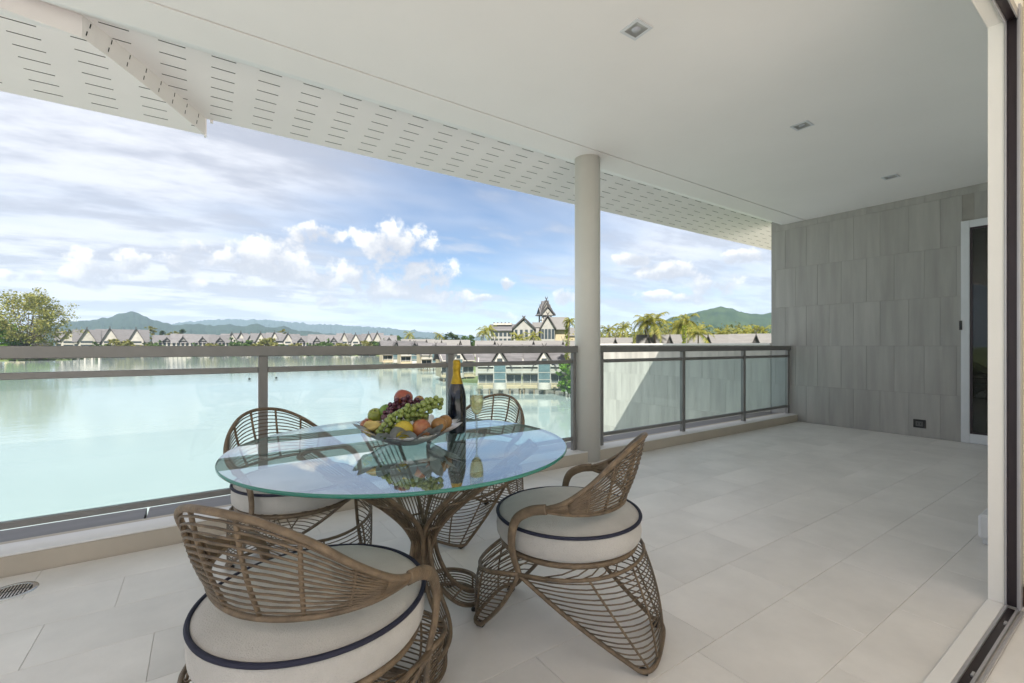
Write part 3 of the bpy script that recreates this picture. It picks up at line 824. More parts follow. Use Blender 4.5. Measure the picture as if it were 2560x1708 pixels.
for tier, (n, r0, z0, tilt) in enumerate(((12, 0.055, 0.006, 20), (17, 0.095, 0.020, 27), (20, 0.132, 0.042, 30))):
    for k in range(n):
        a = 2 * math.pi * (k + 0.5 * tier) / n + rnd.uniform(-.06, .06)
        o = link('leaf', leaf_me, bw, (r0 * math.cos(a), r0 * math.sin(a), z0 + rnd.uniform(-.003, .003)))
        o.rotation_euler = (rnd.uniform(-.35, .35), -R(tilt + rnd.uniform(-7, 9)), a + rnd.uniform(-.18, .18)); o.rotation_mode = 'XYZ'

def fruit_at(lat, dep, z): return Vector((BX, BY, TZ)) + RT * lat + FW * dep + Vector((0, 0, z))
APPLE = [(0, .12), (.10, .06), (.30, -.02), (.62, .10), (.88, .42), (1.0, .85), (.98, 1.2), (.82, 1.58), (.55, 1.80), (.30, 1.84), (.12, 1.76), (0, 1.66)]
ROUND = [(math.sin(math.pi * k / 14), 1 - math.cos(math.pi * k / 14)) for k in range(15)]
def round_fruit(name, prof, r, m, lab, cat, lat, dep, z, tilt=(0, 0), sq=(1, 1, 1), stem=True):
    f = thing(name, lab, cat, fruit_at(lat, dep, z))
    f.rotation_euler = (tilt[0], tilt[1], rnd.uniform(0, 6))
    b = MB().lathe([(a * r, (c - 0.92) * r) for a, c in prof], 28)
    b.v = [(x * sq[0], y * sq[1], zz * sq[2]) for x, y, zz in b.v]
    b.build('flesh', m, f)
    if stem: MB().tube([(0, 0, 0.7 * r * sq[2]), (0.002, 0.001, 0.95 * r * sq[2])], 0.0018, 6).build('stem', M_twig, f)
    return f
M_twig = mat('twig', (0.10, 0.06, 0.03), 0.8, 0.2)
M_redap = bump_mat('red_apple_skin', (0.28, 0.05, 0.035), (0.36, 0.13, 0.06), 0.3, 30, 0.2)
M_rust = bump_mat('russet_apple_skin', (0.27, 0.07, 0.04), (0.42, 0.20, 0.08), 0.35, 36, 0.15)
M_green = bump_mat('green_apple_skin', (0.16, 0.20, 0.03), (0.24, 0.27, 0.05), 0.3, 30, 0.2)
M_lime = bump_mat('dark_green_skin', (0.09, 0.20, 0.03), (0.16, 0.28, 0.05), 0.4, 50)
M_lemon = bump_mat('lemon_skin', (0.46, 0.35, 0.03), (0.52, 0.42, 0.05), 0.42, 90)
M_orange = bump_mat('orange_skin', (0.27, 0.13, 0.045), (0.34, 0.20, 0.07), 0.45, 90)
M_star = bump_mat('star_fruit_skin', (0.50, 0.36, 0.10), (0.58, 0.46, 0.16), 0.4, 30)
round_fruit('red_apple', APPLE, 0.039, M_redap, 'large red apple crowning the top of the fruit pile', 'apple', -0.033, 0.055, 0.172, (0.2, 0.3))
round_fruit('orange_wedge', APPLE, 0.024, M_orange, 'small orange-brown fruit tucked behind the red grapes', 'fruit', 0.032, 0.06, 0.160, (0.9, 0.4))
round_fruit('green_apple', APPLE, 0.031, M_green, 'yellow-green apple at the left of the fruit pile', 'apple', -0.136, 0.01, 0.107, (0.3, -0.4))
round_fruit('dark_green_fruit', ROUND, 0.033, M_lime, 'darker green round fruit next to the yellow-green apple', 'fruit', -0.092, 0.02, 0.120, (0.2, 0.1), (1, 1, .95), False)
round_fruit('russet_apple', APPLE, 0.029, M_rust, 'dark red apple at the far left rim of the bowl', 'apple', -0.160, -0.02, 0.070, (0.2, 0.2))
round_fruit('lemon', ROUND, 0.036, M_lemon, 'bright yellow lemon at the front of the bowl', 'lemon', 0.008, -0.125, 0.072, (1.2, 0.2), (1, 1, 1.08), False)
round_fruit('russet_apple', APPLE, 0.037, M_rust, 'reddish brown apple right of the yellow lemon', 'apple', 0.074, -0.100, 0.074, (0.5, 0.2))
round_fruit('orange', ROUND, 0.032, M_orange, 'orange at the right rim of the bowl', 'orange', 0.134, -0.055, 0.078, (0, 0), (1, 1, .93), False)
round_fruit('orange', ROUND, 0.030, M_orange, 'small orange behind the one at the right rim', 'orange', 0.146, 0.015, 0.080, (0, 0), (1, 1, .93), False)
round_fruit('green_apple', APPLE, 0.034, M_green, 'green apple under the grapes at the back of the bowl', 'apple', 0.03, 0.10, 0.085, (0.3, -0.4))
# star fruit
sf = thing('star_fruit', 'tan yellow star fruit with ridges at the left front of the bowl', 'star fruit', fruit_at(-0.122, -0.075, 0.072))
sf.rotation_euler = (R(70), R(25), R(20))
m = MB(); rows_ = 9; npt = 20; vs = []
for i in range(rows_):
    t = i / (rows_ - 1); rr = 0.036 * math.sin(math.pi * (0.06 + 0.88 * t)) ** 0.6
    for k in range(npt):
        a = 2 * math.pi * k / npt; s = 0.5 + 0.5 * abs(math.cos(2.5 * a)) ** 1.5
        vs.append((rr * s * math.cos(a), rr * s * math.sin(a), (t - .5) * 0.085))
fs = [(i * npt + k, i * npt + (k + 1) % npt, (i + 1) * npt + (k + 1) % npt, (i + 1) * npt + k) for i in range(rows_ - 1) for k in range(npt)]
fs += [tuple(range(npt - 1, -1, -1)), tuple((rows_ - 1) * npt + k for k in range(npt))]
m.add(vs, fs, 0, True).build('flesh', M_star, sf)
def grapes(lab, mtl, path, r, count, spread):
    g = thing('grape_bunch', lab, 'grapes', path[0])
    P = spline([p - path[0] for p in path], 12)
    MB().tube([p + Vector((0, 0, -0.006)) for p in P], 0.0022, 5).build('stalk', M_twig, g)
    me = MB().lathe([(r * math.sin(math.pi * k / 8), -r * 1.08 * math.cos(math.pi * k / 8)) for k in range(9)], 12).mesh('grape', mtl)
    done = []
    tries = 0
    while len(done) < count and tries < 6000:
        tries += 1
        t = rnd.random(); c = P[int(t * (len(P) - 1))]
        w = spread * (0.55 + 0.75 * math.sin(math.pi * min(1, t * 0.9 + 0.12)))
        off = Vector((rnd.gauss(0, 1), rnd.gauss(0, 1), rnd.gauss(0, .8)))
        off = off.normalized() * w * rnd.uniform(0.55, 1.0)
        p = c + off
        if all((p - q).length > r * 1.55 for q in done):
            done.append(p); o = link('grape', me, g, p); o.rotation_euler = (rnd.uniform(0, 3), rnd.uniform(0, 3), 0)
M_gg = bump_mat('green_grape_skin', (0.16, 0.22, 0.05), (0.25, 0.31, 0.09), 0.28, 40, 0.1, sss=0.25)
M_rg = bump_mat('red_grape_skin', (0.055, 0.012, 0.03), (0.11, 0.03, 0.05), 0.3, 40, 0.1)
grapes('bunch of green grapes draped over the right of the fruit pile', M_gg,
       [fruit_at(0.125, -0.01, 0.170), fruit_at(0.085, -0.03, 0.148), fruit_at(0.035, -0.05, 0.132), fruit_at(-0.015, -0.085, 0.112), fruit_at(-0.055, -0.125, 0.082), fruit_at(-0.070, -0.140, 0.060)], 0.0105, 95, 0.029)
grapes('bunch of dark red grapes hanging in the middle of the fruit pile', M_rg,
       [fruit_at(0.04, 0.02, 0.165), fruit_at(-0.02, 0.0, 0.160), fruit_at(-0.055, -0.01, 0.145), fruit_at(-0.075, -0.04, 0.115), fruit_at(-0.082, -0.07, 0.085)], 0.010, 44, 0.022)

# ================================================================== the lake and what lies beyond
WZ = -6.85                                       # lake level
def gb(px, D, z=WZ):
    p = bearing(px, D); return Vector((p.x, p.y, z))
# water
def water_mat():
    m, N, L, B = _nt('lake_water')
    tc = N.new('ShaderNodeTexCoord')
    nz = N.new('ShaderNodeTexNoise'); nz.inputs['Scale'].default_value = 0.012; nz.inputs['Detail'].default_value = 4; L.new(tc.outputs['Object'], nz.inputs['Vector'])
    rp = N.new('ShaderNodeValToRGB'); rp.color_ramp.elements[0].position = .3; rp.color_ramp.elements[1].position = .75
    rp.color_ramp.elements[0].color = (0.225, 0.278, 0.272, 1); rp.color_ramp.elements[1].color = (0.285, 0.338, 0.332, 1)
    L.new(nz.outputs[0], rp.inputs[0]); L.new(rp.outputs[0], B.inputs['Base Color'])
    B.inputs['Roughness'].default_value = 0.06; B.inputs['IOR'].default_value = 1.42
    n2 = N.new('ShaderNodeTexNoise'); n2.inputs['Scale'].default_value = 1.1; n2.inputs['Detail'].default_value = 3
    mp = N.new('ShaderNodeMapping'); mp.inputs['Scale'].default_value = (0.35, 1.0, 1); mp.inputs['Rotation'].default_value = (0, 0, 0.9)
    L.new(tc.outputs['Object'], mp.inputs[0]); L.new(mp.outputs[0], n2.inputs['Vector'])
    b = N.new('ShaderNodeBump'); b.inputs['Strength'].default_value = 0.05; b.inputs['Distance'].default_value = 0.3
    L.new(n2.outputs[0], b.inputs['Height']); L.new(b.outputs[0], B.inputs['Normal']); return m
S = 7000
struct(MB().add([(-S, -S, WZ), (S, -S, WZ), (S, S, WZ), (-S, S, WZ)], [(0, 1, 2, 3)]).build('lake_water', water_mat()))
# land: one sheet with the lake cut out of it along the shoreline
M_land = mat('grass_land', (0.10, 0.15, 0.035), 0.9, 0.25, 0.02, dark=(0.06, 0.085, 0.025), hue=(0.15, 0.19, 0.05))
shore = [gb(-1500, 190), gb(-900, 200), gb(-300, 222), gb(0, 240), gb(95, 248), gb(165, 258), gb(215, 322), gb(300, 346), gb(450, 358), gb(640, 372), gb(860, 380),
         gb(905, 236), gb(985, 208), gb(1005, 150), gb(1055, 100), gb(1300, 86), gb(1326, 70), Vector((30, 30.5, 0)), Vector((14, 13.2, 0)), Vector((7.8, 7.7, 0)), Vector((7.7, 3.9, 0)), Vector((-12, 3.9, 0)), Vector((-120, -6, 0))]
far = [Vector((-S, -S, 0)), Vector((S, -S, 0)), Vector((S, S, 0)), Vector((-S, S, 0))]
LZ = WZ + 0.55
def land():
    bm = bmesh.new()
    ov = [bm.verts.new((p.x, p.y, LZ)) for p in far]
    iv = [bm.verts.new((p.x, p.y, LZ)) for p in shore]
    es = [bm.edges.new((ov[i], ov[(i + 1) % 4])) for i in range(4)] + [bm.edges.new((iv[i], iv[(i + 1) % len(iv)])) for i in range(len(iv))]
    bmesh.ops.triangle_fill(bm, edges=es, use_beauty=False)
    dead = []
    # drop triangles inside the lake
    def inside(q):
        c = False; n = len(shore)
        for i in range(n):
            a, b = shore[i], shore[(i + 1) % n]
            if (a.y > q.y) != (b.y > q.y) and q.x < (b.x - a.x) * (q.y - a.y) / (b.y - a.y) + a.x: c = not c
        return c
    dead = [f for f in bm.faces if inside(f.calc_center_median())]
    bmesh.ops.delete(bm, geom=dead, context='FACES')
    # bank down to the water
    for i in range(len(iv)):
        a, b = iv[i], iv[(i + 1) % len(iv)]
        va = bm.verts.new((a.co.x, a.co.y, WZ - 0.3)); vb = bm.verts.new((b.co.x, b.co.y, WZ - 0.3))
        bm.faces.new((a, b, vb, va))
    bmesh.ops.recalc_face_normals(bm, faces=bm.faces[:])
    me = bpy.data.meshes.new('land'); bm.to_mesh(me); bm.free(); me.materials.append(M_land)
    return struct(link('land', me))
land()

# unseen pale ground sheet behind the building, added to bounce light inside
M_bounce = mat('bounce_pale', (0.55, 0.52, 0.48), 0.85, 0.08, 0.3)
struct(MB().add([(-90, -90, LZ + 0.01), (70, -90, LZ + 0.01), (70, 2.5, LZ + 0.01), (-90, 2.5, LZ + 0.01)], [(0, 1, 2, 3)]).build('bounce_ground', M_bounce))
# ---------------- hills
def hill(name, label, D, prof, mtl, depth, seed, rough=1.0, base=LZ - 3):
    """ridge with measured skyline; slopes fall away to both sides"""
    from mathutils import noise as mn
    pts = []
    for (a, ya), (b, yb) in zip(prof, prof[1:]):
        n = max(2, int(abs(b - a) / 2))
        for k in range(n):
            t = k / n; t2 = t * t * (3 - 2 * t)
            pts.append((a + (b - a) * t, ya + (yb - ya) * (0.5 * t + 0.5 * t2)))
    pts.append(prof[-1])
    NR = 26; vs = []
    for i, (px, py) in enumerate(pts):
        hz = height(py, D)
        for j in range(NR):
            w = -1 + 2 * j / (NR - 1)
            DD = D + w * depth
            p = bearing(px + (px - 1175) * 0.0, DD)
            f = max(0, 1 - abs(w)) ** 0.9
            q = Vector((p.x * 0.004, p.y * 0.004, seed))
            nn = mn.fractal(q, 0.6, 2.1, 5)
            nz_ = mn.noise(Vector((p.x * 0.03, p.y * 0.03, seed + 5)))
            amp = (hz - base) * 0.22 * (1 - f ** 6) * rough
            z = base + (hz - base) * f + nn * amp + nz_ * 9.0 * min(1, f * 2) * (D / 3000)
            vs.append((p.x, p.y, max(base - 1, z)))
    fs = [(i * NR + j, (i + 1) * NR + j, (i + 1) * NR + j + 1, i * NR + j + 1) for i in range(len(pts) - 1) for j in range(NR - 1)]
    o = MB().add(vs, fs, 0, True).build(name, mtl)
    return struct(o)
M_hill = mat('forest_hill', (0.014, 0.028, 0.016), 0.95, 0.3, 0.03, 0.0, dark=(0.009, 0.020, 0.013), hue=(0.020, 0.036, 0.018), detail=10, spec=0.1)
M_hill2 = mat('green_hill', (0.024, 0.045, 0.017), 0.95, 0.3, 0.014, 0.0, dark=(0.010, 0.026, 0.012), hue=(0.034, 0.058, 0.020), detail=10, spec=0.1)
hill('hill', '', 2600, [(60, 770), (120, 748), (160, 736), (200, 735), (243, 727), (281, 717), (306, 715), (334, 725), (355, 736), (397, 744.6), (453, 743), (492, 747), (527, 744), (562, 748), (591, 743), (619, 751.6), (650, 748.5), (679, 758), (752, 766), (850, 772), (980, 776), (1100, 786)], M_hill, 700, 1.3)
hill('hill', '', 5600, [(250, 785), (360, 750), (440, 736), (527, 730), (615, 733), (703, 741), (826, 748), (918, 755), (1000, 765), (1080, 771), (1250, 775), (1400, 770), (1560, 764), (1800, 772), (2000, 790)], M_hill, 900, 4.1)
hill('hill', '', 1700, [(1400, 780), (1435, 768), (1480, 756), (1520, 736), (1548, 725.6), (1593, 717), (1621, 711.5), (1636, 706), (1653, 702), (1670, 705), (1696, 712.5), (1720, 718), (1745, 718), (1767, 712.5), (1830, 708), (1900, 722), (2000, 750), (2100, 780)], M_hill2, 560, 8.8)

# ---------------- vegetation
G_olive = foliage('olive_leaves', (0.09, 0.11, 0.025), (0.17, 0.18, 0.045), (0.22, 0.20, 0.05))
G_light = foliage('feathery_leaves', (0.11, 0.14, 0.03), (0.22, 0.23, 0.06), (0.28, 0.26, 0.07))
G_green = foliage('green_leaves', (0.035, 0.075, 0.015), (0.085, 0.14, 0.025))
G_bright = foliage('bright_leaves', (0.09, 0.20, 0.012), (0.17, 0.30, 0.02))
G_lime = foliage('lime_leaves', (0.20, 0.24, 0.012), (0.34, 0.34, 0.02), (0.12, 0.18, 0.015))
G_dark = foliage('dark_leaves', (0.022, 0.045, 0.014), (0.055, 0.085, 0.022))
G_palm = foliage('palm_leaves', (0.07, 0.11, 0.016), (0.18, 0.20, 0.028), (0.29, 0.25, 0.045))
M_bark = mat('bark', (0.13, 0.10, 0.075), 0.9, 0.25, 4, 0.3, 12)
def leaf_cloud(mb, c, rad, n, size, rnd, flat=0.75, shell=0.35):
    for _ in range(n):
        d = Vector((rnd.gauss(0, 1), rnd.gauss(0, 1), rnd.gauss(0, 1))).normalized()
        r = shell + (1 - shell) * rnd.random() ** 0.6
        p = c + Vector((d.x * rad, d.y * rad, d.z * rad * flat)) * r
        u = Vector((rnd.gauss(0, 1), rnd.gauss(0, 1), rnd.gauss(0, .6))).normalized()
        v = u.orthogonal().normalized(); v = (Matrix.Rotation(rnd.uniform(0, 6.28), 3, u) @ v)
        s = size * rnd.uniform(0.6, 1.3)
        mb.add([p - u * s, p + v * s * 0.55, p + u * s, p - v * s * 0.55], [(0, 1, 2, 3)])
def tree_meshes(seed, h, spread, nlobe, per, leaf, gm, trunk_r, base=0.35, top=1.0, feather=False):
    rnd = random.Random(seed)
    tr = MB(); cr = MB()
    bend = Vector((rnd.uniform(-.06, .06) * h, rnd.uniform(-.06, .06) * h, 0))
    fork = Vector((bend.x, bend.y, h * base))
    tr.tube([(0, 0, -0.5), bend * 0.4 + Vector((0, 0, h * base * .5)), fork], [trunk_r, trunk_r * .8, trunk_r * .62], 8)
    for k in range(nlobe):
        a = 2.399 * k + rnd.uniform(-.3, .3); f = (k + .5) / nlobe
        zz = h * (base + 0.08 + (top - base - 0.12) * f)
        rr = spread * math.sin(math.pi * (0.18 + 0.74 * f)) ** 0.8 * rnd.uniform(0.45, 0.95)
        c = Vector((rr * math.cos(a) + bend.x, rr * math.sin(a) + bend.y, zz))
        lr = spread * rnd.uniform(0.22, 0.42)
        mid = fork.lerp(c, 0.55) + Vector((0, 0, -0.04 * h))
        tr.tube([fork, mid, c], [trunk_r * .4, trunk_r * .22, trunk_r * .06], 5)
        leaf_cloud(cr, c, lr, per, leaf, rnd, 0.62, 0.1)
        for q in range(2):
            leaf_cloud(cr, c + Vector((rnd.gauss(0, lr * .7), rnd.gauss(0, lr * .7), rnd.gauss(0, lr * .4))), lr * .5, per // 4, leaf * .85, rnd, 0.7, 0.0)
    return tr.mesh('trunk', M_bark), cr.mesh('crown', gm, False)
def plant_tree(name, label, meshes, pos, sc=1.0, rot=0.0, group=None, cat='tree'):
    t = thing(name, label, cat, pos, rot, group); t.scale = (sc, sc, sc)
    link('trunk', meshes[0], t); link('crown', meshes[1], t); return t
def palm_meshes(seed, h, fr, n=20, droop=1.0, trunk_r=0.16):
    rnd = random.Random(seed); tr = MB(); cr = MB()
    lean = Vector((rnd.uniform(-.08, .08) * h, rnd.uniform(-.08, .08) * h, 0))
    pts = [Vector((0, 0, -.4)) + lean * t * t + Vector((0, 0, (h + .4) * t)) for t in [k / 8 for k in range(9)]]
    tr.tube(pts, [trunk_r * (1.25 - .55 * k / 8) for k in range(9)], 7)
    topp = pts[-1]
    for k in range(n):
        a = 2.399 * k + rnd.uniform(-.2, .2); up = rnd.uniform(-0.4, 1.35) - 0.2 * (k % 3 == 0)
        L_ = fr * rnd.uniform(.8, 1.1); d = Vector((math.cos(a), math.sin(a), 0)); side = Vector((-math.sin(a), math.cos(a), 0))
        P = []; 
        for i in range(9):
            t = i / 8
            P.append(topp + d * (L_ * t * (0.95 - 0.25 * t * t)) + Vector((0, 0, L_ * (up * t * (1 - .35 * t) - droop * 0.62 * t * t))))
        for i in range(8):
            for hlf in range(3):
                t = hlf / 3; p = P[i].lerp(P[i + 1], t); q = P[i].lerp(P[i + 1], t + .30)
                w = fr * 0.17 * math.sin(math.pi * (0.12 + 0.86 * (i + t) / 8)) + .02
                for s in (-1, 1):
                    tip = p.lerp(q, 2.2) + side * (s * w) + Vector((0, 0, -w * rnd.uniform(.35, .9)))
                    cr.add([p, q, tip], [(0, 1, 2)])
    return tr.mesh('trunk', M_bark), cr.mesh('crown', G_palm, False)

# the big feathery tree on the left shore
big = tree_meshes(11, 36, 18.5, 40, 190, 0.62, G_light, 0.8, 0.20)
plant_tree('shore_tree', 'large feathery olive-green tree on the left shore of the lake', big, gb(62, 250, LZ), 1.0, 0.5)
brt = tree_meshes(5, 15, 7.5, 16, 170, 0.6, G_bright, 0.4, 0.15)
plant_tree('shore_tree', 'bright green tree at the left edge, below the large olive tree', brt, gb(2, 244, LZ), 1.35, 0.2)
plant_tree('shore_tree', 'bright green tree cut by the left edge of the picture', brt, gb(-50, 238, LZ), 1.3, 1.8)
bush = tree_meshes(6, 4.2, 3.6, 12, 120, 0.32, G_bright, 0.15, 0.05)
for i, (px, D, sc, lab) in enumerate([(70, 245, 1.5, 'bright green bush at the water below the large olive tree'), (92, 247, 1.35, 'second bright green bush at the water, right of the first'),
                                      (112, 249, 1.2, 'round bush beside the white jetty legs on the left shore'), (35, 242, 1.2, 'low bush left of the bright green bushes at the water')]):
    plant_tree('bush', lab, bush, gb(px, D, LZ), sc, i * 1.3, 'bushes on the left shore', 'bush')
# casuarinas and trees standing behind the far houses
cas = [tree_meshes(20 + k, 22, 4.2, 18, 70, 0.55, G_olive if k else G_dark, 0.3, 0.2, feather=True) for k in range(2)]
rt = [tree_meshes(30 + k, 13, 6.0, 13, 110, 0.6, (G_green, G_dark, G_olive)[k], 0.3, 0.25) for k in range(3)]
pm = [palm_meshes(40 + k, 11, 4.4, 22, 1.0) for k in range(3)]
ORD = ['first', 'second', 'third', 'fourth', 'fifth', 'sixth', 'seventh', 'eighth', 'ninth', 'tenth', 'eleventh', 'twelfth', 'thirteenth', 'fourteenth', 'fifteenth', 'sixteenth', 'seventeenth', 'eighteenth', 'nineteenth', 'twentieth', 'twenty-first', 'twenty-second', 'twenty-third', 'twenty-fourth']
for i, (px, D, sc, k) in enumerate([(352, 470, 1.28, 1), (375, 480, 1.1, 0), (388, 470, 1.0, 1), (408, 475, 1.05, 1), (421, 470, 1.15, 0), (648, 500, 1.2, 1), (640, 510, 0.95, 0)]):
    plant_tree('casuarina_tree', f'tall thin feathery tree behind the far shore houses, {ORD[i]} from the left', cas[k], gb(px, D, LZ), sc, i * 2.1, 'casuarinas behind the far shore')
for i, (px, D, sc, k) in enumerate([(180, 430, 1.0, 0), (231, 440, 1.15, 1), (262, 450, 1.0, 2), (470, 470, 1.1, 0), (535, 470, 1.15, 2), (595, 470, 1.25, 0), (625, 470, 1.1, 2), (712, 480, 1.0, 0), (745, 480, 1.1, 1), (870, 470, 1.2, 1), (905, 420, 1.15, 0), (1040, 330, 1.1, 1), (1075, 330, 1.0, 0)]):
    plant_tree('far_tree', f'round-crowned tree rising behind the far roofs, {ORD[i]} from the left', rt[k], gb(px, D, LZ), sc * 1.15, i * 1.7, 'round trees behind the far shore')
for i, (px, D, sc, k) in enumerate([(607, 380, .9, 0), (765, 400, 1.35, 1), (812, 400, 1.35, 2), (938, 300, 1.35, 0), (1010, 300, 1.3, 1), (865, 400, 1.1, 2), (697, 395, 1.0, 1)]):
    plant_tree('palm_tree', f'palm standing among the far shore houses, {ORD[i]} from the left', pm[k], gb(px, D, LZ), sc, i * 1.1, 'palms on the far shore', 'palm')
# shore shrubs between far houses
for i, (px, D, sc) in enumerate([(278, 338, 1.7), (352, 344, 1.3), (300, 330, .9), (560, 362, 1.6), (612, 364, 1.9), (742, 372, 1.5), (848, 372, 1.6), (870, 372, 1.5), (900, 360, 1.3), (240, 334, 1.2), (330, 338, 1.15), (445, 352, 1.1), (487, 356, 1.3), (520, 360, 1.15), (585, 364, 1.25), (645, 366, 1.2), (676, 368, 1.3), (708, 368, 1.1), (785, 372, 1.35), (830, 374, 1.2)]):
    plant_tree('shrub', f'green shrub in front of the far shore houses, {ORD[i]} from the left', tree_meshes(60 + i % 2, 4.0, 3.4, 10, 60, 0.45, G_green if i % 2 else G_olive, 0.15, 0.05) if i < 2 else (bpy.data.objects['shrub' if i % 2 == 0 else 'shrub.001'].children[0].data, bpy.data.objects['shrub' if i % 2 == 0 else 'shrub.001'].children[1].data), gb(px, D, LZ), sc * 1.75, i, 'shrubs on the far shore', 'shrub')

# ---------------- buildings
M_roof = mat('grey_roof', (0.092, 0.088, 0.092), 0.75, 0.25, 0.5, stretch=(1, 6, 6), objvar=0.22)
M_roof2 = mat('pale_roof', (0.13, 0.125, 0.12), 0.75, 0.12, 0.6, stretch=(1, 6, 6), objvar=0.06)
M_hwall = mat('white_render', (0.34, 0.325, 0.29), 0.8, 0.12, 0.4, objvar=0.12)
M_hshade = mat('shaded_render', (0.27, 0.265, 0.25), 0.8, 0.08, 0.5)  # darker tone puts the shaded side into the hotel wall colour
M_hcream = mat('cream_timber', (0.36, 0.305, 0.20), 0.75, 0.10, 1.0, objvar=0.05)
M_barge = mat('dark_bargeboard', (0.050, 0.045, 0.044), 0.7, 0.1)
M_hglass = mat('house_glass', (0.035, 0.045, 0.05), 0.12, 0.2, 1.0)
M_teal = mat('teal_glazing', (0.085, 0.135, 0.145), 0.15, 0.25, 0.8)
M_timber = mat('stilt_timber', (0.22, 0.17, 0.11), 0.85, 0.2, 2)
def gable_roof_x(mb, x0, x1, y0, y1, ze, zr, t=0.25, over=0.6, mat=0):
    """ridge along x"""
    ym = (y0 + y1) / 2
    k = (zr - ze) / (ym - y0)
    for s, ya in ((1, y0 - over), (-1, y1 + over)):
        za = zr - k * abs(ym - ya)
        mb.prism([(ya, za), (ym, zr), (ym, zr + t), (ya, za + t)], 'x', x0 - over, x1 + over, mat)
def gable_roof_y(mb, x0, x1, y0, y1, ze, zr, t=0.25, over=0.5, mat=0):
    xm = (x0 + x1) / 2; k = (zr - ze) / (xm - x0)
    for xa in (x0 - over, x1 + over):
        za = zr - k * abs(xm - xa)
        mb.prism([(xa, za), (xm, zr), (xm, zr + t), (xa, za + t)], 'y', y0 - over, y1, mat)
def barge(mb, x0, x1, y, ze, zr, over=0.5, w=0.5, cross=0.5, mat=0, th=0.12):
    """dark boards along a gable front, crossing at the top"""
    xm = (x0 + x1) / 2; k = (zr - ze) / (xm - x0)
    for s in (-1, 1):
        xa = xm + s * (xm - x0 + over); za = zr - k * (xm - x0 + over)
        xb = xm - s * cross; zb = zr + k * cross
        mb.prism([(xa, za - w * .3), (xb, zb - w * .3), (xb, zb + w), (xa, za + w)], 'y', y - th, y, mat)
def far_block(label, px, D, w, n_g, h=14.0, eave=8.2, facing=None, gw=5.2, low=False):
    """three-storey lake block: long roof with gabled balcony towers"""
    p = gb(px, D, LZ); to = (EYE - p); rz = math.atan2(to.y, to.x) + math.pi / 2 if facing is None else facing
    b = thing('lakeside_block', label, 'building', p, rz, 'white gabled buildings along the far shore')
    W = w / 2; dep = 10
    MB().box(-W, W, 0, dep, 0, eave).build('wall', M_hwall, b)
    rf = MB(); gable_roof_x(rf, -W, W, 0, dep, eave, h * .96, .3, .8); rf = rf.build('roof', M_roof, b)
    for k in range(n_g):
        xc = -W + w * (k + .5) / n_g
        a, c = xc - gw / 2, xc + gw / 2
        t = MB().box(a, c, -1.8, 0.02, 0, eave + .3)
        t.prism([(a, eave + .3), (c, eave + .3), ((a + c) / 2, h - .6)], 'y', -1.7, 0.02)
        tw = t.build('gable_tower', M_hwall, b)
        g = MB(); gable_roof_y(g, a, c, -1.8, dep / 2, eave + .2, h, .3, .9); g.build('gable_roof', M_roof, b)
        g = MB(); barge(g, a, c, -2.72, eave + .2, h + .32, .9, .42, .45); g.build('bargeboard', M_barge, b)
        for f in range(4):
            z0 = 1.0 + f * 2.7
            MB().box(a + 1.2, c - 1.2, -1.86, -1.805, z0 + .5, z0 + 1.9).build('window', M_hglass, tw)
    # recessed balconies between the towers
    for k in range(n_g + 1):
        a = -W + w * k / n_g - (w / n_g - gw) / 2 + .2; c = a + (w / n_g - gw) - .4
        a = max(a, -W + .3); c = min(c, W - .3)
        if c - a > 1:
            for f in range(4):
                z0 = 1.0 + f * 2.7
                if z0 + 2 < eave:
                    MB().box(a, c, -0.06, -0.004, z0 + .9, z0 + 2.1).build('balcony_opening', M_hglass, b)
                    MB().box(a, c, -0.55, -0.065, z0 - .1, z0 + .75).build('balcony', M_hwall, b)
    return b
def far_villa(label, px, D, w, h=11.0, eave=5.0):
    """lower house: wide hipped-looking roof, one small gable and a white arcade below"""
    p = gb(px, D, LZ); to = (EYE - p); rz = math.atan2(to.y, to.x) + math.pi / 2
    b = thing('lakeside_villa', label, 'house', p, rz, 'low arcaded houses along the far shore')
    W = w / 2
    MB().box(-W, W, 0, 9, 0, eave).build('wall', M_hwall, b)
    r = MB(); gable_roof_x(r, -W, W, 0, 9, eave, h, .3, .9); r.build('roof', M_roof, b)
    g = MB(); gable_roof_y(g, -2.4, 2.4, -1.2, 4, eave + .4, h * .86, .25, .5); g.prism([(-2.4, eave + .4), (2.4, eave + .4), (0, h * .84)], 'y', -1.0, 0.5); g.build('dormer', M_roof2, b)
    g = MB(); barge(g, -2.4, 2.4, -1.75, eave + .4, h * .86 + .3, .5, .4, .5); g.build('bargeboard', M_barge, b)
    n = max(3, int(w / 2.4))
    for k in range(n):
        x = -W + w * (k + .5) / n
        MB().box(x - .75, x + .75, -0.06, -0.004, 7.0, 10.0).build('arcade_opening', M_hglass, b)
        MB().box(x - w / n / 2 - .15, x - w / n / 2 + .15, -1.5, -1.2, 0, 10.2).build('post', M_hwall, b)
    MB().box(-W, W, -1.6, -0.065, 6.2, 7.0).build('balcony', M_hwall, b)
    return b
i = 0
FARB = [('b', 160, 352, 15, 1), ('b', 200, 338, 14, 1), ('b', 283, 352, 30, 2), ('v', 383, 362, 16, 0), ('v', 420, 366, 14, 0), ('v', 465, 368, 16, 0), ('v', 505, 372, 13, 0),
        ('b', 532, 382, 14, 1), ('b', 553, 388, 9, 1), ('b', 577, 384, 10, 1), ('b', 598, 380, 13, 1), ('b', 630, 384, 11, 1), ('b', 661, 386, 17, 1),
        ('v', 691, 380, 12, 0), ('v', 727, 384, 12, 0), ('v', 766, 386, 12, 0), ('b', 790, 392, 11, 1), ('b', 816, 392, 11, 1), ('b', 846, 392, 10, 1), ('b', 866, 392, 9, 1), ('v', 893, 385, 11, 0)]
nb = nv_ = 0
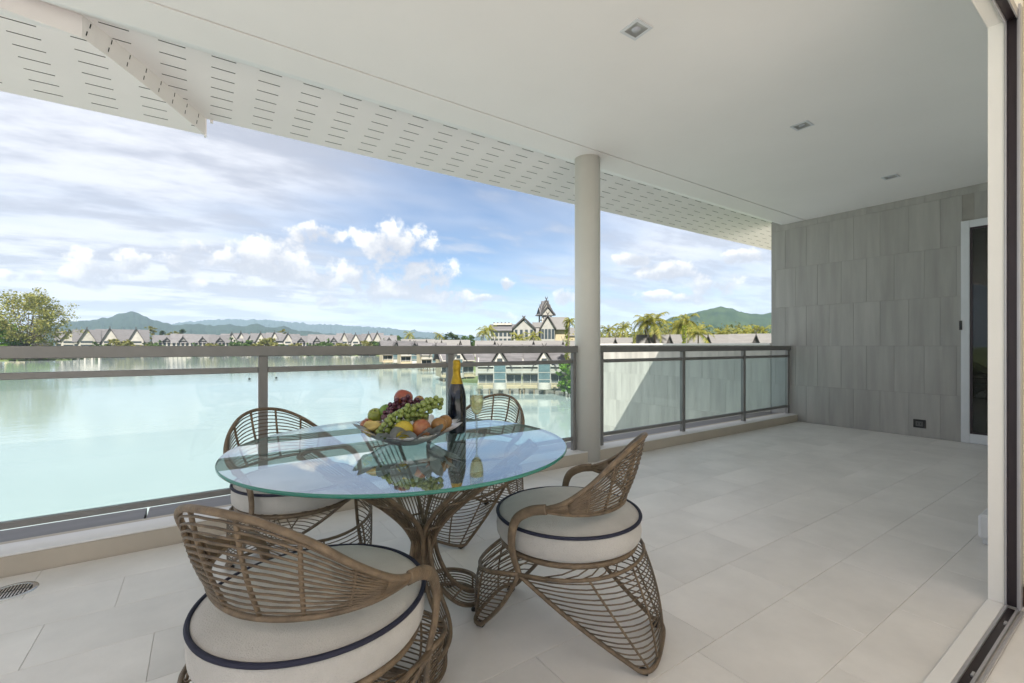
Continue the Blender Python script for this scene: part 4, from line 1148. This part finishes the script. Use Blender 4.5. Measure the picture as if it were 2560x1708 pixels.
for kd, px, D, w, n in FARB:
    D -= 6
    if kd == 'b':
        far_block(f'tall white gabled house on the far shore, {ORD[nb]} such from the left', px, D, w, n, (19.2 if nb < 3 else 17.6) + (nb * 37 % 5) * .35, 12.2 - (nb * 23 % 4) * .3, None, 9.0 if nb < 3 else 6.6); nb += 1
    else:
        far_villa(f'low arcaded house on the far shore, {ORD[nv_]} such from the left', px, D, w, 15.6 + (nv_ * 31 % 4) * .4, 10.8); nv_ += 1
# jetty house on white legs at the left
jt = thing('jetty', 'white jetty on square legs standing in the water at the left shore', 'jetty', gb(178, 262, WZ), math.atan2(-FW.y, -FW.x) + math.pi / 2)
MB().box(-13, 13, 0, 6, 3.6, 5.0).build('deck', M_hwall, jt)
MB().box(-13, 13, 0.1, .25, 5.0, 6.0).build('parapet', M_hwall, jt)
for k in range(7):
    x = -12.4 + k * 4.1
    MB().box(x - .5, x + .5, .3, 1.3, -.4, 3.6).build('leg', M_hwall, jt)
pav = thing('flat_pavilion', 'low flat-roofed white pavilion half hidden by the large olive tree', 'pavilion', gb(42, 268, LZ), math.atan2(-FW.y, -FW.x) + math.pi / 2)
MB().box(-8, 10, 0, 8, 0, 8.2).build('wall', M_hcream, pav); MB().box(-9, 11, -1, 9, 8.2, 9.2).build('roof', M_hwall, pav)
for k in range(5): MB().box(-7 + k * 3.4, -4.8 + k * 3.4, -.06, -.004, 4.6, 7.2).build('window', M_hglass, pav)

# lake houses on stilts, near
def stilt_house(label, px, D, w=7.4, s=1.0, detail=True, group='stilt houses on the lake', turn=0.0):
    p = gb(px, D, WZ); to = EYE - p
    b = thing('stilt_house', label, 'house', p, math.atan2(to.y, to.x) + math.pi / 2 + turn, group); b.scale = (s, s, s)
    W = w / 2
    for k in range(5):
        for yy in (-1.5, 1.4):
            x = -W + .3 + (w - .6) * k / 4
            MB().box(x - .10, x + .10, yy, yy + .2, -.6, 0.95).build('stilt', M_timber, b)
    MB().box(-W, W, -1.7, 6, .95, 1.15).build('deck', M_hcream, b)
    for (a, c) in ((-W, -1.05), (1.05, W)):
        rl = MB().box(a, c, -1.7, -1.6, 1.95, 2.05).build('deck_railing', M_hwall, b)
        for k in range(3): MB().box(a, c, -1.68, -1.63, 1.25 + k * .23, 1.38 + k * .23).build('board', M_hcream, rl)
        MB().box(a + .15, c - .1, -.05, -.002, 1.5, 3.1).build('window', M_hglass, b)
        for xx in (a + .05, (a + c) / 2, c - .12): MB().box(xx, xx + .1, -.12, -.055, 1.15, 3.4).build('window_post', M_hwall, b)
        ub = MB().box(a, c, -.95, -.85, 3.5, 4.25).box(a, c, -.95, 0, 3.4, 3.5).build('upper_balcony', M_hwall, b)
        MB().box(a, c, -.97, -.955, 3.95, 4.0).build('rail_line', M_hcream, ub)
        # white-edged skirt roof over the balcony
        sr = MB().prism([(-1.1, 4.55), (1.1, 5.75), (1.1, 5.9), (-1.1, 4.7)], 'x', a + .15, c).build('skirt_roof', M_roof, b)
        MB().prism([(-1.16, 4.50), (1.1, 5.74), (1.1, 5.98), (-1.16, 4.76)], 'x', a + .02, a + .149).build('edge_board', M_hwall, sr)
        MB().box(a + .02, c, -1.22, -1.165, 4.5, 4.76).build('edge_board', M_hwall, sr)
    # rounded middle landing
    m = MB(); pts = [(1.1 * math.cos(t), -1.65 - .9 * math.sin(t)) for t in [math.pi * k / 10 for k in range(11)]]
    m.prism(pts, 'z', .85, 1.9); m.build('rounded_landing', M_hwall, b)
    MB().box(-W, W, 0, 6, 1.15, 4.8).build('wall', M_hcream, b)
    bay = MB().box(-.95, .95, -.75, .01, 1.15, 4.9).build('glazed_bay', M_teal, b)
    for xx in (-1.08, .96): MB().box(xx, xx + .12, -.85, 0, 1.15, 5.1).build('bay_post', M_hwall, bay)
    for zz in (2.3, 3.5): MB().box(-.95, .95, -.80, -.755, zz, zz + .09).build('transom', M_hwall, bay)
    MB().prism([(-1.5, 4.95), (1.5, 4.95), (0, 7.1)], 'y', -.7, .5).build('gable_wall', M_hwall, b)
    MB().box(-.45, .45, -.78, -.705, 5.15, 5.9).build('louvre', M_hglass, b)
    r = MB(); gable_roof_x(r, -W, W, 0, 7.2, 4.75, 8.05, .16, .35); r.build('roof', M_roof, b)
    g = MB(); gable_roof_y(g, -1.75, 1.75, -.9, 3.2, 4.75, 7.55, .14, .35); g.build('gable_roof', M_roof, b)
    g = MB(); barge(g, -1.75, 1.75, -1.28, 4.75, 7.68, .35, .22, .4, th=.08); g.build('bargeboard', M_barge, b)
    for sx in (-W - .36, W + .28):
        MB().prism([(-.35, 4.4), (3.6, 8.0), (3.6, 8.3), (-.35, 4.7)], 'x', sx, sx + .1).build('verge', M_barge, b)
    return b
stilt_house('stilt house behind the wine bottle, left of two near ones with glazed gable bays', 1147, 77, 7.4)
stilt_house('stilt house beside the vine-covered palm, right of two near ones with glazed gable bays', 1249, 77, 7.4)
stilt_house('stilt house seen just right of the middle railing post, behind the near pair', 1050, 104, 7.6, 1.0, turn=0.25)
stilt_house('stilt house farthest left of those standing over the water', 908, 190, 8.5, 1.25, turn=0.2)
stilt_house('second stilt house from the left over the water', 950, 176, 8.5, 1.2, turn=0.2)
stilt_house('third stilt house from the left, left of the middle railing post', 998, 146, 8.0, 1.1, turn=0.25)
# roofs of the second row
def back_house(label, px, D, w, top, n_g, walls=4.5, rise=3.6):
    p = gb(px, D, LZ); to = EYE - p
    b = thing('back_row_house', label, 'house', p, math.atan2(to.y, to.x) + math.pi / 2, 'houses behind the stilt houses'); W = w / 2
    ze = top - LZ - rise
    MB().box(-W, W, 0, 7, 0, ze).build('wall', M_hwall, b)
    r = MB(); gable_roof_x(r, -W, W, 0, 7, ze, ze + rise, .16, .4); r.build('roof', M_roof2, b)
    for k in range(n_g):
        xc = -W + w * (k + .5) / n_g
        MB().prism([(xc - 1.2, ze + .2), (xc + 1.2, ze + .2), (xc, ze + rise - .4)], 'y', -.5, .8).build('gable_wall', M_barge, b)
        g = MB(); gable_roof_y(g, xc - 1.2, xc + 1.2, -.5, 3, ze + .2, ze + rise - .2, .14, .3); g.build('gable_roof', M_roof2, b)
        g = MB(); barge(g, xc - 1.2, xc + 1.2, -.84, ze + .2, ze + rise - .1, .3, .22, .4, th=.08); g.build('bargeboard', M_barge, b)
    for k in range(int(w / 2.5)):
        x = -W + 1.2 + k * 2.5
        MB().box(x - .6, x + .6, -.06, -.004, ze - 2.6, ze - .9).build('window', M_hglass, b)
    return b
back_house('long grey-roofed house behind the near stilt houses', 1180, 112, 19, height(783, 112), 2)
back_house('grey-roofed house behind the vine-covered palm', 1292, 104, 8, height(783, 104), 1)
back_house('grey-roofed house directly behind the middle railing post', 1035, 172, 14, height(781, 172), 2)
back_house('grey-roofed house left of the one behind the middle post', 960, 226, 16, height(779, 226), 2)
back_house('pale-roofed house right of the column, nearest it', 1412, 96, 6.5, height(776, 96), 1)
back_house('pale-roofed house under the pair of tall palms', 1512, 88, 8.0, height(769, 88), 2)
back_house('pale-roofed house right of the leaning palms', 1625, 92, 9.5, height(769, 92), 1)
back_house('pale-roofed house with dark gable beside the grey end wall', 1735, 82, 8.5, height(767, 82), 1)

# hotel with its tower
def hotel():
    D = 235; p = gb(1235, D, LZ); to = EYE - p; rz = math.atan2(to.y, to.x) + math.pi / 2
    b = thing('hotel', 'large grey-roofed hotel with steep gables behind the stilt houses', 'hotel', p, rz)
    X = lambda px: (px - 1235) / 1044 * D
    Z = lambda py: height(py, D) - LZ
    # long wing to the left
    a, c = X(1122), X(1182)
    w = MB().box(a, c, 6, 18, 0, Z(755)).build('wing_wall', M_hshade, b)
    for f in range(2):
        for k in range(6):
            x = a + (c - a) * (k + .5) / 6
            MB().box(x - .8, x + .8, 5.93, 5.996, Z(786) + f * 3.2, Z(786) + f * 3.2 + 2.1).build('window', M_hglass, w)
    r = MB(); gable_roof_x(r, a, c, 6, 18, Z(757), Z(743), .3, .8); r.build('wing_roof', M_roof, b)
    u = MB().box(X(1128), X(1172), 9, 15, Z(744), Z(739)).build('roof_plant', M_hwall, b)
    for k in range(5): MB().box(X(1128 + 9 * k), X(1130 + 9 * k), 8.8, 15.2, Z(739), Z(737.5)).build('plant_post', M_barge, u)
    # two gabled blocks
    MB().box(X(1250), X(1302), -2, 12, 0, Z(754)).build('side_wall', M_hcream, b)
    q = MB(); gable_roof_x(q, X(1252), X(1300), -3, 13, Z(755), Z(728), .35, .8); q.build('side_roof', M_roof2, b)
    for (l, rgt, pk, y0, nm) in ((1178, 1226, 731, 2, 'gabled_block'), (1241, 1272, 727, -6, 'gabled_block')):
        a, c = X(l), X(rgt); e = Z(752)
        g = MB().box(a, c, y0, y0 + 16, 0, e).prism([(a, e), (c, e), ((a + c) / 2, Z(pk + 4))], 'y', y0, y0 + 1).build(nm, M_hshade, b)
        q = MB(); gable_roof_y(q, a, c, y0, y0 + 17, e, Z(pk), .35, .9); q.build('gable_roof', M_roof, b)
        q = MB(); barge(q, a, c, y0 - .95, e, Z(pk) + .3, .9, .7, .8); q.build('bargeboard', M_barge, b)
        for k in range(4):
            x = a + (c - a) * (k + .5) / 4
            MB().box(x - .7, x + .7, y0 - .07, y0 - .003, e - 6, e - 1).build('window', M_hglass, g)
    a, c = X(1222), X(1246)
    MB().box(a, c, 8, 20, 0, Z(748)).build('link_wall', M_hshade, b)
    q = MB(); gable_roof_x(q, a, c, 8, 20, Z(750), Z(738), .3, .3); q.build('link_roof', M_roof2, b)
    # annexe to the right, behind the palm
    a, c = X(1296), X(1336)
    MB().box(a, c, 2, 14, 0, Z(768)).build('annexe_wall', M_hcream, b)
    q = MB(); gable_roof_x(q, a, c, 2, 14, Z(770), Z(752), .3, .6); q.build('annexe_roof', M_roof2, b)
hotel()
def tower():
    D = 262; p = gb(1251, D, LZ); to = EYE - p
    t = thing('hotel_tower', 'tall slender tower with stacked steep gables above the hotel', 'tower', p, math.atan2(to.y, to.x) + math.pi / 2 + 0.35)
    Z = lambda py: height(py, D) - LZ
    w = 3.0
    MB().box(-w, w, -w, w, 0, Z(748)).build('shaft', M_hshade, t)
    for sx in (-1, 1):
        for sy in (-1, 1):
            MB().box(sx * 2.6 - .35, sx * 2.6 + .35, sy * 2.6 - .35, sy * 2.6 + .35, Z(748), Z(722)).build('belfry_post', M_hwall, t)
    MB().box(-w, w, -w, w, Z(736), Z(734)).build('belfry_floor', M_hwall, t)
    MB().box(-1.6, 1.6, -1.6, 1.6, Z(748), Z(722)).build('belfry_core', M_hglass, t)
    for k, (zb, zt, hw) in enumerate(((724, 706, 4.3), (717, 698, 3.4), (709, 691, 2.5))):
        g = MB(); gable_roof_y(g, -hw, hw, -hw + .4 * k, hw - .4 * k, Z(zb), Z(zt), .35, .3); g.build('gable_tier', M_roof, t)
        g = MB(); barge(g, -hw, hw, -hw - .35 + .4 * k, Z(zb), Z(zt) + .3, .3, .8, .7, th=.2); g.build('bargeboard', M_barge, t)
        g = MB(); gable_roof_x(g, -hw + .5, hw - .5, -hw + .6, hw - .6, Z(zb), Z(zt) - .4, .3, .3); g.build('cross_tier', M_roof, t)
        MB().prism([(-hw + .4, Z(zb)), (hw - .4, Z(zb)), (0, Z(zt) - .6)], 'y', -hw + .3, -hw + .6).build('gable_wall', M_hwall, t)
tower()

# palms near the hotel and on the right
pl = [palm_meshes(70 + k, 10, 4.2, 24, 0.85) for k in range(3)]
def palm_at(label, px, D, crown_py, mesh, sc, rot, group='coconut palms behind the roofs'):
    top = height(crown_py, D); h = 10 * sc
    plant_tree('palm_tree', label, mesh, Vector((gb(px, D).x, gb(px, D).y, top - h)), sc, rot, group, 'palm')
for i, (px, D, py, sc) in enumerate([(1106, 150, 760, 1.0), (1122, 158, 757, 1.05), (1187, 140, 775, .95), (1222, 145, 770, 1.0), (1201, 135, 783, .7)]):
    palm_at(f'palm in front of the hotel, {ORD[i]} from the left', px, D, py, pl[i % 3], sc, i * 1.9, 'palms in front of the hotel')
for i, (px, D, py, sc) in enumerate([(1400, 125, 757, .9), (1425, 128, 752, .9), (1480, 92, 736, 1.05), (1504, 90, 738, 1.1), (1549, 98, 752, .9), (1566, 92, 735, 1.0), (1602, 84, 764, .95), (1655, 130, 766, .8), (1700, 120, 764, .9), (1722, 125, 758, .9), (1752, 120, 760, .9)]):
    palm_at(f'coconut palm right of the column, {ORD[i]} from the left', px, D, py, pl[(i + 1) % 3], sc, i * 2.3)
# palm with a vine-clad trunk
vp = palm_meshes(90, 9.2, 1.75, 26, 1.25, 0.13)
vt = plant_tree('palm_tree', 'small-crowned palm with yellow-green vine climbing its trunk beside the column', vp, gb(1302, 74, height(738, 74) - 9.2), 1.0, 0.4, None, 'palm')
m = MB(); rnd2 = random.Random(4)
for k in range(60):
    leaf_cloud(m, Vector((rnd2.uniform(-.1, .1), rnd2.uniform(-.1, .1), 9.0 * k / 60)), .42 + .12 * math.sin(k * .8), 26, .11, rnd2, 1.0, .5)
m.build('vine', G_lime, vt, fix=False)
vp2 = thing('vine_pillar', 'yellow-green vine column in front of the leaning palms on the right', 'vine', gb(1570, 80, height(792, 80) - 2))
m = MB()
for k in range(30): leaf_cloud(m, Vector((0, 0, 5.4 * k / 30)), .38, 26, .12, rnd2, 1.0, .4)
MB().tube([(0, 0, -4), (0, 0, 5)], .1, 6).build('stem', M_bark, vp2); m.build('foliage', G_lime, vp2, fix=False)
gs = tree_meshes(95, 4.6, 1.55, 16, 170, 0.17, G_bright, 0.1, 0.05)
plant_tree('bush', 'tall bright green bush at the water beside the right near stilt house', gs, gb(1303, 73, WZ + .2), 1.15, 0, None, 'bush')
plant_tree('bush', 'lime green bush half hidden behind the column', gs, gb(1322, 70, WZ + .2), 1.1, 1.5, None, 'bush')
# woods that read as one mass
def wood(name, label, spans, D0, D1, h, gm, seed, n, leaf):
    rnd = random.Random(seed); m = MB()
    for _ in range(n):
        a, b = rnd.choice(spans); px = rnd.uniform(a, b); D = rnd.uniform(D0, D1); hh = h * rnd.uniform(.65, 1.1)
        p = gb(px, D, LZ)
        leaf_cloud(m, p + Vector((0, 0, hh * .60)), hh * .36, 110, leaf, rnd, .9, .05)
    o = m.build(name, gm, fix=False); o['label'] = label; o['category'] = 'wood'; return stuff(o)
wood('distant_wood', 'dark line of woodland behind the far shore houses', [(120, 1110)], 480, 640, 15, G_dark, 2, 260, 1.1)
wood('distant_wood', 'sunlit green woodland between the column and the end wall', [(1330, 1800)], 170, 300, 18, G_olive, 3, 230, .6)
wood('distant_wood', 'woodland on the left shore behind the large olive tree', [(-500, 120)], 300, 420, 14, G_green, 5, 110, .9)

# ---------------- haze: the humid air over the lake
def haze():
    m = bpy.data.materials.new('humid_air'); m.use_nodes = True; N = m.node_tree.nodes; L = m.node_tree.links
    N.remove(N['Principled BSDF'])
    v = N.new('ShaderNodeVolumePrincipled'); v.inputs['Color'].default_value = (0.58, 0.78, 1.0, 1); v.inputs['Density'].default_value = HAZE
    v.inputs['Anisotropy'].default_value = 0.0
    L.new(v.outputs[0], N['Material Output'].inputs['Volume'])
    s = 6950
    o = MB().box(-s, s, -s, s, WZ - 1.0, 420).build('haze', m)
    o['label'] = 'pale humid haze over the lake and hills'; o['category'] = 'haze'
    return stuff(o)
HAZE = 1.0e-4
haze()
